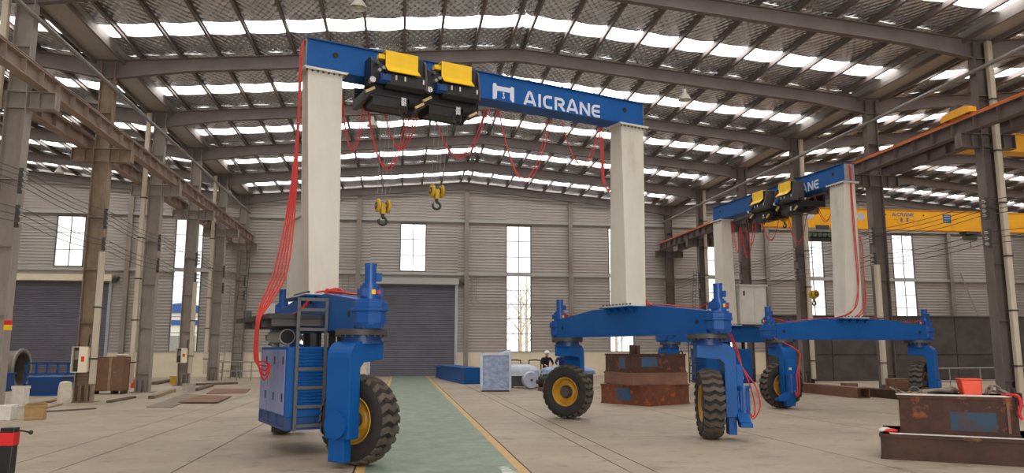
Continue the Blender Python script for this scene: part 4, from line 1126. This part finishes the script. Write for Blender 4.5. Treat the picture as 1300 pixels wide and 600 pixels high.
def lump(name, label, c, d, m_, seed, base_m='dark_steel', base=.4):
    o = thing(name, label, 'wrapped machine', (c[0], c[1], 0)); q = MB(); nx_, nz_ = 16, 8
    vs = []
    for j in range(nz_ + 1):
        ph = PI / 2 * j / nz_
        for i in range(nx_):
            t = 2 * PI * i / nx_
            sg = lambda v: math.copysign(abs(v) ** .55, v)
            k = 1 + .12 * noise.noise(Vector((math.cos(t) * 2 + seed, math.sin(t) * 2, j * .6)))
            vs.append((d[0] / 2 * sg(math.cos(t)) * math.cos(ph) ** .5 * k, d[1] / 2 * sg(math.sin(t)) * math.cos(ph) ** .5 * k, base + d[2] * math.sin(ph) ** .8 * (1 + .1 * noise.noise(Vector((i * .7, j, seed))))))
    q.add(vs, [(j * nx_ + i, j * nx_ + (i + 1) % nx_, (j + 1) * nx_ + (i + 1) % nx_, (j + 1) * nx_ + i) for j in range(nz_) for i in range(nx_)] + [tuple(range(nx_))[::-1]])
    q.build('film_cover', m_, o, True)
    if base > 0:
        MB().box(-d[0] * .42, d[0] * .42, -d[1] * .4, d[1] * .4, 0.08, base + .05).build('machine_base', base_m, o)
        for sx in (-1, 1): MB().box(sx * d[0] * .36 - .07, sx * d[0] * .36 + .07, -d[1] * .4, d[1] * .4, 0, .1).build('skid', 'wood_dark', o)
    return o
lump('wrapped_machine', 'low machine under crumpled plastic film next to the tall wrapped cabinet', (5.6, 35.6), (1.5, 1.2, .50), 'plastic_film', 1, base=.55)
lump('wrapped_machine', 'long machine under pale blue plastic film where two workers lean', (7.7, 35.4), (2.6, 1.3, .36), 'wrapped_blue', 5, base=.62)
lump('wrapped_machine', 'machine under grey plastic film behind the stack of rusty boxes', (10.5, 35.0), (2.2, 1.3, .40), 'plastic_film', 9, base=.55)
wr = thing('film_roll', 'round bundle of white plastic film in front of the low wrapped machine', 'film roll', (5.78, 34.3, 0))
MB().lathe([(-.25, .05), (-.27, .34), (-.2, .38), (.2, .38), (.27, .34), (.25, .05)], 20, 'y', (0, 0, .40)).build('film_wound', 'plastic_film', wr, True)
MB().cyl((0, -.3, .40), (0, .3, .40), .06, 12).build('film_core', 'wood_dark', wr, True)
for i, (x, y, lx, lab) in enumerate(((6.6, 32.6, 1.5, 'dark grease covered cylinder lying in front of the pale blue wrapped machine'), (10.2, 32.6, 1.9, 'dark cylinder lying in front of the grey wrapped machine'))):
    o = thing('steel_roller', lab, 'roller', (x, y, .14))
    MB().cyl((-lx / 2, 0, .24), (lx / 2, 0, .24), .24, 20).build('roller_body', 'black_matt', o, True)
    MB().cyl((-lx / 2 - .12, 0, .24), (lx / 2 + .12, 0, .24), .09, 14).build('roller_shaft', 'dark_steel', o, True)
    MB().box(-lx / 2, lx / 2, -.32, .32, -.14, 0.02).build('timber_support', 'wood_dark', o)
tag(MB().ball((5.95, 31.9, .1), .11, 12, (1, 1, .95)).cyl((5.95, 31.9, .16), (5.95, 31.9, .22), .04, 8).build('rusty_float', 'rust_orange', None, True), 'small rusty ball on the floor before the dark cylinder', 'ball')
for x, lab in ((5.55, 'bent black hoop rising behind the low wrapped machine'), (6.55, 'bent black hoop rising beside the white helmeted worker')):
    MBx = MB().tube(smooth([(x - .3, 37.6, 0), (x - .3, 37.6, 1.1), (x - .2, 37.6, 1.22), (x + .2, 37.6, 1.22), (x + .3, 37.6, 1.1), (x + .3, 37.6, 0)]), .03, 8)
    tag(MBx.build('frame_hoop', 'black', None, True), lab, 'hoop')

# ---- workers: one continuous skinned body each
def person(label, loc, rz, cloth, helmet, lean, mirror=1):
    me = bpy.data.meshes.new('body')
    s = mirror
    V = {'pelvis': (0, 0, .95), 'waist': (0, -.04, 1.10), 'chest': (0, -.04 - lean * .5, 1.30), 'neck': (0, -.06 - lean * .95, 1.46), 'jaw': (0, -.09 - lean * 1.1, 1.53), 'head': (0, -.10 - lean * 1.15, 1.62), 'crown': (0, -.09 - lean * 1.15, 1.70)}
    for k, sx in (('l', -1), ('r', 1)):
        V.update({k + 'hip': (sx * .10, 0, .90), k + 'knee': (sx * .11, -.04, .50), k + 'ankle': (sx * .12, .02, .09), k + 'toe': (sx * .14, -.16, .04),
                  k + 'sh': (sx * .20, -.05 - lean * .75, 1.40), k + 'el': (sx * .30, -.16 - lean, 1.16), k + 'wr': (sx * .20, -.38 - lean, 1.06), k + 'ha': (sx * .16, -.46 - lean, 1.03)})
    Rr = {'pelvis': .15, 'waist': .145, 'chest': .16, 'neck': .06, 'jaw': .075, 'head': .098, 'crown': .07, 'hip': .105, 'knee': .07, 'ankle': .05, 'toe': .045, 'sh': .085, 'el': .058, 'wr': .042, 'ha': .04}
    E_ = [('pelvis', 'waist'), ('waist', 'chest'), ('chest', 'neck'), ('neck', 'jaw'), ('jaw', 'head'), ('head', 'crown')]
    for k in 'lr': E_ += [('pelvis', k + 'hip'), (k + 'hip', k + 'knee'), (k + 'knee', k + 'ankle'), (k + 'ankle', k + 'toe'), ('chest', k + 'sh'), (k + 'sh', k + 'el'), (k + 'el', k + 'wr'), (k + 'wr', k + 'ha')]
    for k, sx in (('l', -1), ('r', 1)):
        hx, hy, hz = V[k + 'ha']
        for fi, (dx, ln) in enumerate(((-.036, .06), (-.012, .075), (.012, .07), (.036, .055))):
            V['%sf%d' % (k, fi)] = (hx + dx * 1.4, hy - ln * .7, hz - .01); V['%sg%d' % (k, fi)] = (hx + dx * 1.4, hy - ln * 1.3, hz - .035)
            Rr['f%d' % fi] = Rr['g%d' % fi] = .011; E_ += [(k + 'ha', '%sf%d' % (k, fi)), ('%sf%d' % (k, fi), '%sg%d' % (k, fi))]
        V[k + 'th'] = (hx - sx * .06, hy - .01, hz + .005); V[k + 'ti'] = (hx - sx * .075, hy - .05, hz - .01); Rr['th'] = Rr['ti'] = .012; E_ += [(k + 'ha', k + 'th'), (k + 'th', k + 'ti')]
    names = list(V); idx = {n_: i for i, n_ in enumerate(names)}
    me.from_pydata([V[n_] for n_ in names], [(idx[a], idx[b_]) for a, b_ in E_], [])
    ob_ = bpy.data.objects.new('body_source', me); COL.objects.link(ob_)
    md = ob_.modifiers.new('skin', 'SKIN')
    sv = me.skin_vertices[0].data if me.skin_vertices else None
    if sv is None:
        bpy.context.view_layer.objects.active = ob_; bpy.ops.mesh.customdata_skin_add(); sv = me.skin_vertices[0].data
    for n_ in names:
        key = n_ if n_ in Rr else n_[1:]
        sv[idx[n_]].radius = (Rr[key], Rr[key] * (.75 if n_ in ('chest', 'waist', 'pelvis') else 1)); sv[idx[n_]].use_root = n_ == 'pelvis'
    ob_.modifiers.new('sub', 'SUBSURF').levels = 1
    dg = bpy.context.evaluated_depsgraph_get(); ev = bpy.data.meshes.new_from_object(ob_.evaluated_get(dg))
    bpy.data.objects.remove(ob_, do_unlink=True)
    ev.materials.clear()
    for n_ in (cloth, 'skin', 'black_matt'): ev.materials.append(MATS[n_])
    hxy = V['head']
    for p in ev.polygons:
        c = p.center; p.use_smooth = True
        p.material_index = 1 if (c.z > 1.485 or (c - Vector(V['lha'])).length < .12 or (c - Vector(V['rha'])).length < .12) else (2 if c.z < .12 else 0)
    o = thing('person', label, 'person', loc, rz); o.scale = (.95, .95, .95)
    bo = bpy.data.objects.new('body', ev); COL.objects.link(bo); bo.parent = o
    hx, hy, hz = V['head']
    MB().lathe([(.16, 0), (.155, .05), (.13, .10), (.08, .128), (.03, .135), (.03, .155), (.018, .155), (.018, .12)], 18, 'z', (hx, hy, hz + .01)).build('helmet', helmet, o, True)
    MB().box(hx - .012, hx + .012, hy - .125, hy - .09, hz - .03, hz + .005).build('nose', 'skin', o, bevel=.006)
    for sx in (-1, 1):
        MB().ball((hx + sx * .036, hy - .094, hz + .012), .012, 8).build('eye', 'black_matt', o, True)
        MB().ball((hx + sx * .10, hy, hz - .01), .026, 8, (.5, 1, 1.3)).build('ear', 'skin', o, True)
    MB().box(hx - .028, hx + .028, hy - .094, hy - .08, hz - .062, hz - .052).build('mouth', 'rust_brown', o)
    return o
p1 = AY(692, 450, 36.9)
person('worker in dark jacket and white helmet bending over the wrapped machine', (p1.x, 36.75, 0), R(8), 'cloth_dark', 'helmet_white', .10)
person('worker in blue jacket half hidden by the crane wheel arm', (p1.x + .84, 36.95, 0), R(-15), 'cloth_blue', 'helmet_dark', .13)

# ------------------------------------------------------------------ the side along the brown runway
def poly_plate(name, label, pxs, th, m_, cat='steel plate', z=0.0):
    pts = [G(x, y) for x, y in pxs]; c = sum(pts, Vector()) / len(pts)
    o = MB().prism([(p.x - c.x, p.y - c.y) for p in pts], 0, th, 'z').build(name, m_)
    o.location = (c.x, c.y, z); return tag(o, label, cat)
poly_plate('steel_plate', 'large thin steel plate lying flat in front of the concrete block', [(186, 517), (219, 517), (256, 502), (236, 500)], .03, 'steel_plate')
poly_plate('steel_plate', 'long thin steel plate lying flat towards the gantry power unit', [(226, 512), (276, 512), (294, 504), (256, 503)], .025, 'rust_brown', z=.031)
poly_plate('steel_plate', 'thin steel plate lying flat in front of the guard rail', [(262, 500), (312, 499), (318, 494), (272, 494)], .03, 'rust_brown')
def board(label, p, q, w, h, m_='wood', z=0.0):
    a, b_ = G(*p), G(*q); o = thing('timber_board', label, 'board', ((a.x + b_.x) / 2, (a.y + b_.y) / 2, z), math.atan2(b_.y - a.y, b_.x - a.x)); L = (b_ - a).length
    MB().box(-L / 2, L / 2, -w / 2, w / 2, 0, h).build('plank', m_, o, bevel=.006)
    MB().box(-L / 2 - .003, -L / 2 + .02, -w / 2 + .01, w / 2 - .01, .005, h - .005).build('sawn_end', 'wood_dark', o)
    return o
board('long pale board lying near the white sack', (44, 521), (76, 514), .16, .05)
board('dark thin board lying behind the cardboard box', (56, 523), (121, 519), .12, .04, 'wood_dark')
board('pale board lying beside the brown rusty column', (60, 511), (92, 502), .18, .06)
board('thick brown timber lying in front of the rusty cabinet', (138, 511), (170, 505), .16, .08, 'wood_dark')
board('pale timber lying against the foot of the column with full downpipe', (192, 506), (220, 497), .22, .12)
board('dark timber lying next to the concrete block', (248, 496), (268, 490), .25, .10, 'wood_dark')
board('long dark timber lying in front of the guard rail', (250, 489), (300, 487), .3, .10, 'wood_dark')
board('short dark timber beside the small yellow box', (196, 488), (216, 484), .3, .14, 'wood_dark')

# rusty two-door cabinet
a_ = G(126, 498.5)
cb = thing('rusty_cabinet', 'brown rusty two door steel cabinet beside the column', 'cabinet', (a_.x + .62, 32.9, 0), R(-5))
MB().box(-.62, .62, -.28, .28, .12, 1.45).build('cabinet_body', 'rust_brown', cb, bevel=.01)
for x0, x1 in ((-.60, .02), (.16, .60)): MB().box(x0, x1, -.30, -.28, .15, 1.42).build('cabinet_door', 'rust_brown', cb)
MB().box(.03, .15, -.305, -.28, .13, 1.44).build('door_post', 'wood', cb)
for sx in (-.55, .2, .55): MB().box(sx - .04, sx + .04, -.26, .26, 0, .12).build('foot', 'rust_dark', cb)
MB().ball((.28, -.31, .85), .03, 8).build('door_knob', 'steel_light', cb, True)
tag(MB().ball((a_.x + 1.0, 32.9, 1.51), .12, 10, (2.2, 1, .45)).build('rag', 'sack_white', None, True), 'pale crumpled rag lying on top of the rusty cabinet', 'rag')
def small_box(name, label, px_, w, d, h, m_, rz=0, lid=None, cat='box'):
    p = G(*px_); o = thing(name, label, cat, (p.x, p.y + d / 2, 0), R(rz))
    MB().box(-w / 2, w / 2, -d / 2, d / 2, 0, h).build('box_body', m_, o, bevel=.012)
    MB().box(-w / 2 - .015, w / 2 + .015, -d / 2 - .015, d / 2 + .015, h * .86, h).build('box_lid', lid or m_, o, bevel=.006)
    return o
sk = thing('cement_sack', 'white sack standing at the foot of the brown rusty column', 'sack', (G(99.5, 509).x, 27.15, 0))
MB().lathe([(0, 0), (0, .20), (.10, .235), (.35, .225), (.55, .21), (.66, .19), (.70, .12), (.72, 0)], 14, 'z').build('sack_body', 'sack_white', sk, True)
for v in sk.children[0].data.vertices:
    v.co.y *= .7; v.co += Vector((.02 * noise.noise(v.co * 6), .02 * noise.noise(v.co * 7), 0))
small_box('concrete_block', 'pale square concrete block on the floor by the steel plates', (238, 498), .40, .40, .36, 'concrete_block', cat='block')
small_box('tool_box', 'small yellow box in the scrap by the column with the switch box', (222, 488), .5, .4, .42, 'yellow_hook')
small_box('tool_box', 'small orange box between the rusty cabinet and the downpipe column', (171, 492), .36, .36, .36, 'orange')
cbx = small_box('cardboard_box', 'small brown cardboard box standing on paper on the floor', (40, 533), .42, .36, .36, 'cardboard', 12)
MB().prism([(-.25, .36), (.25, .36), (.20, .44), (-.18, .40)], -.02, .0, 'y').build('flap', 'cardboard', cbx)
small_box('paint_box', 'whitish stained box standing on a dark crate', (21, 516), .36, .36, .62, 'paper_white')
tag(MB().box(G(7, 533).x - .25, G(7, 533).x + .15, G(7, 533).y - .1, G(7, 533).y + .2, 0, .34).box(G(7, 533).x - .26, G(7, 533).x + .16, G(7, 533).y - .11, G(7, 533).y + .21, .30, .36).build('paper_carton', 'paper_white', bevel=.01), 'white patched carton beside the red banded post', 'carton')

# red banded post and tag
pp = G(3, 616)
po = thing('marker_post', 'short black post with a red band at the edge of the slabs', 'post', (pp.x, pp.y, 0))
MB().taper((0, 0, 0), (.10, .08), (.03, 0, .72), (.085, .07)).build('post_body', 'black', po, bevel=.01)
MB().taper((.022, 0, .50), (.094, .08), (.028, 0, .66), (.092, .078)).build('red_band', 'red_plastic', po)
MB().cyl((.10, 0, .69), (.26, 0, .66), .012, 6).ball((.28, 0, .655), .03, 8).build('hook_arm', 'black', po, True)
ws = thing('alarm_beacon', 'small red and yellow beacon fixed to the grey column by the post', 'beacon', (XL + .36, 21.55, 2.25))
MB().box(-.06, .10, -.06, .06, .10, .22).build('red_cap', 'red_plastic', ws, bevel=.01)
MB().box(-.06, .10, -.06, .06, -.04, .10).build('yellow_case', 'yellow_cover', ws, bevel=.01)

# switch boxes on columns
def switch_box(label, x, y, z, w, h):
    o = thing('switch_box', label, 'electrical box', (x, y, z))
    q = MB().box(-w / 2, w / 2, .10, .12, 0, h).box(-w / 2, -w / 2 + .02, -.1, .12, 0, h).box(w / 2 - .02, w / 2, -.1, .12, 0, h).box(-w / 2, w / 2, -.1, .12, 0, .02).box(-w / 2, w / 2, -.1, .12, h - .02, h)
    q.build('box_shell', 'plinth', o)
    MB().box(-w / 2 + .02, w / 2 - .02, .06, .10, .02, h - .02).build('back_panel', 'dark_steel', o)
    MB().box(-.02, w / 2, -.12, -.10, .01, h - .01).build('box_door', 'plinth', o)
    MB().box(.06, .16, -.126, -.12, h * .42, h * .62).build('sticker', 'orange', o)
    MB().box(-w / 2 + .05, -.06, .02, .06, h * .5, h * .85).build('breaker', 'steel_light', o)
    MB().cyl((w / 2 - .04, 0, h), (w / 2 - .02, 0, h + .4), .02, 6).build('conduit', 'black', o)
    return o
switch_box('cream switch box with orange sticker on the brown rusty column', XL - .02, 27.36, .98, .50, .84)
switch_box('cream switch box on the grey column above the concrete block', XL - .02, 39.36, 1.1, .50, .7)

# big steel duct ring and blue panels in the side aisle
du = thing('steel_duct', 'large round grey steel duct lying on its side by the slate shutter', 'duct', (-16.9, 38.0, .02))
MB().lathe([(-3.2, .74), (0, .74), (0, .80), (-3.2, .80)], 36, 'x', (0, 0, .86), True).build('duct_shell', 'duct_steel', du, True)
MB().lathe([(-.06, .80), (0, .80), (0, .90), (-.06, .90)], 36, 'x', (0, 0, .88), True).build('duct_flange', 'steel_light', du, True)
for i in range(4): MB().box(-.1 - .8 * i, -.06 - .8 * i, -.45, .45, 0, .14).build('cradle', 'wood_dark', du)
bf = thing('railing_panel', 'blue steel railing panel standing before the slate shutter', 'railing', (-15.9, 36.0, 0))
for z in (.25, .70, 1.15): MB().box(0, 3.4, -.03, .03, z - .03, z + .03).build('rail', 'blue_paint', bf)
for i in range(9): MB().box(.0 + .42 * i, .07 + .42 * i, -.03, .03, .0, 1.18).build('upright', 'blue_paint', bf)
rp_ = thing('ribbed_panel', 'blue ribbed steel panel leaning in front of the blue railing', 'panel', (-14.9, 34.2, 0))
MB().bar((0, 0, .0), (1.9, 0, .0), .04, .04).add([(0, 0, .0), (1.9, 0, .0), (1.9, .25, .75), (0, .25, .75), (0, .03, .0), (1.9, .03, .0), (1.9, .28, .75), (0, .28, .75)], [(0, 1, 2, 3), (4, 5, 6, 7), (0, 1, 5, 4), (2, 3, 7, 6), (1, 2, 6, 5), (0, 3, 7, 4)]).build('panel_sheet', 'blue_paint', rp_)
for i in range(7): MB().bar((.05 + .3 * i, -.02, .02), (.05 + .3 * i, .23, .75), .05, .06).build('rib', 'blue_dark', rp_)
for lab, x, y, w, d, h in (('blue steel box beam lying behind the white sack', -13.35, 31.8, 1.1, 2.0, .66), ('blue steel box beam lying in front of the large duct', -17.2, 35.2, 1.9, .8, .72)):
    o = thing('box_beam', lab, 'steel beam', (x, y, 0), R(4))
    MB().box(-w / 2, w / 2, 0, d, 0, h).build('beam_body', 'blue_paint', o)
    MB().box(-w / 2 - .05, w / 2 + .05, -.02, d, h, h + .04).build('top_plate', 'blue_paint', o)
    MB().box(-w / 2 + .06, w / 2 - .06, -.015, 0, .08, h - .06).build('end_plate', 'blue_dark', o)
for i, (x, y, z, l, lab) in enumerate(((-13.1, 31.9, .70, 1.6, 'thin steel bar lying across the blue box beam behind the sack'), (-12.9, 32.2, .70, 1.4, 'second thin steel bar on the blue box beam, nearer the column'))):
    tag(MB().bar((x - l / 2, y, z + .02), (x + l / 2, y + .3, z + .02), .05, .04).build('steel_bar', 'steel_light'), lab, 'bar')

# guard rails and ladders by the end wall
guard_rail('grey pipe guard rail in front of the cream plinth beside the ladders', (-10.9, 46.6), (-7.6, 46.2), 1.05, 4, 'steel_light', (1.0, .5), .03)
guard_rail('short grey guard rail returning towards the end wall', (-7.55, 46.5), (-7.2, 49.6), 1.05, 2, 'steel_light', (1.0, .5), .03)
def ladder(label, p, q, w, n, m_='ladder_grey'):
    p, q = Vector(p), Vector(q); o = thing('wall_ladder', label, 'ladder', p); d = q - p; side = Vector((d.y, -d.x, 0))
    side = (Vector((1, 0, 0)) if abs(d.x) < .9 else Vector((0, 1, 0))) * (w / 2)
    for s_ in (-1, 1): MB().bar(side * s_, d + side * s_, .04, .06).build('stile', m_, o)
    for i in range(1, n): c = d * (i / n); MB().bar(c - side, c + side, .03, .03).build('rung', m_, o)
    return o
ladder('tall dark ladder leaning against the runway end at the end wall', (-9.9, 49.2, 0), (-10.0, 51.2, 8.3), .55, 22)
ladder('shorter pale ladder leaning beside the tall dark ladder', (-10.95, 49.6, 0), (-10.95, 50.9, 6.4), .45, 18, 'steel_light')
ladder('dark ladder leaning in the corner below the orange rail', (AY(873, 420, 50).x, 49.6, 0), (AY(882, 320, 51).x, 51.0, 7.2), .55, 20)
tag(MB().bar((AY(1256, 389, 51.2).x, 50.6, 0.0), (AY(1220, 333, 51.6).x, 51.75, 7.4), .10, .08).bar((AY(1256, 389, 51.2).x, 50.6, 0.0), (AY(1256, 389, 51.2).x + .3, 50.6, 0.0), .1, .05).build('leaning_pole', 'steel_light'), 'pale pole leaning on the end wall behind the yellow bridge', 'pole')

# pendant lamps under the rafters
def lamp(label, px_, py_, y):
    p = AY(px_, py_, y); ztop = zt(p.x) - .5
    o = thing('pendant_lamp', label, 'lamp', (p.x, y, p.z), 0, 'unlit bell lamps under the rafters')
    MB().lathe([(-.16, .26), (-.10, .24), (.02, .17), (.12, .09), (.20, .07), (.28, .07), (.28, 0)], 18, 'z').build('lamp_shade', 'cabinet_white', o, True)
    MB().cyl((0, 0, .28), (0, 0, max(.34, ztop - p.z)), .02, 6).build('lamp_rod', 'dark_steel', o)
    MB().ball((0, 0, -.08), .09, 10).build('bulb', 'ceramic', o, True)
lamp('unlit bell lamp hanging under the rafter behind the hoists', 473, 156, 33.8)
lamp('unlit bell lamp hanging under the rafter above the right white leg', 869, 122, 27.8)
lamp('unlit bell lamp hanging in the side aisle above the slate shutter', 75, 216, 45.8)
lamp('unlit bell lamp under the rafter in front of the lettered girder', 455, 4, 21.8)
lamp('unlit bell lamp under a rafter beyond the right white leg', 1034, 172, 33.8)

# coil of red cable dropped at the foot of the left legs of the walkway crane
t = R(21.1)
cx_, cy_ = C1[0] - 3.42 * math.cos(t) + .52 * math.sin(t), C1[1] - 3.42 * math.sin(t) - .52 * math.cos(t)
cl = thing('cable_coil', 'loose coil of red cable lying on the sill at the left white leg', 'cable', (cx_, cy_, 2.70), t)
for i in range(3): MB().tube([(.17 * math.cos(R(a)) * (1 - .1 * i), .11 * math.sin(R(a)), .02 + .025 * i + .015 * math.sin(R(3 * a))) for a in range(0, 361, 24)], .016, 6).build('cable_turn', 'red_cable', cl, True)

# ------------------------------------------------------------------ outside the windows
struct(MB().box(-120, 160, YE + .5, 260, -.3, -.12).build('ground_outside', 'ground_out'))
ob_ = thing('warehouse', 'pale warehouse with blue bands seen through the tall window of the side aisle', 'building', (-27, 100, -.12))
MB().box(-9, 9, 0, 12, 0, 6.4).build('warehouse_wall', 'paper_white', ob_)
MB().box(-9.2, 9.2, -.2, 12.2, 4.9, 5.5).build('blue_band', 'blue_motor', ob_)
MB().prism([(-9.4, 6.4), (9.4, 6.4), (0, 7.6)], -.3, 12.3, 'y').build('roof', 'blue_motor', ob_)
MB().box(-2, 2, -.06, 0, 0, 3.6).build('warehouse_door', 'steel_light', ob_)
random.seed(3)
for i, (x, y, h) in enumerate(((12.6, 96, 11), (14.3, 92, 10), (16.0, 98, 12), (27.0, 95, 11))):
    o = thing('bare_tree', 'bare leafless tree standing outside beyond the windows', 'tree', (x, y, -.12), 0, 'bare trees outside')
    MB().cyl((0, 0, 0), (0, 0, h * .5), .22, 8, .14, True).cyl((0, 0, h * .5), (0, 0, h), .14, 8, .03).build('trunk', 'bark', o, True)
    for k in range(16):
        z = h * (.22 + .7 * k / 16); a = k * 2.4; L = (h - z) * .35 + .5
        MB().cyl((0, 0, z), (L * math.cos(a), L * math.sin(a), z + L * 1.1), .07, 5, .015).build('branch', 'bark', o)
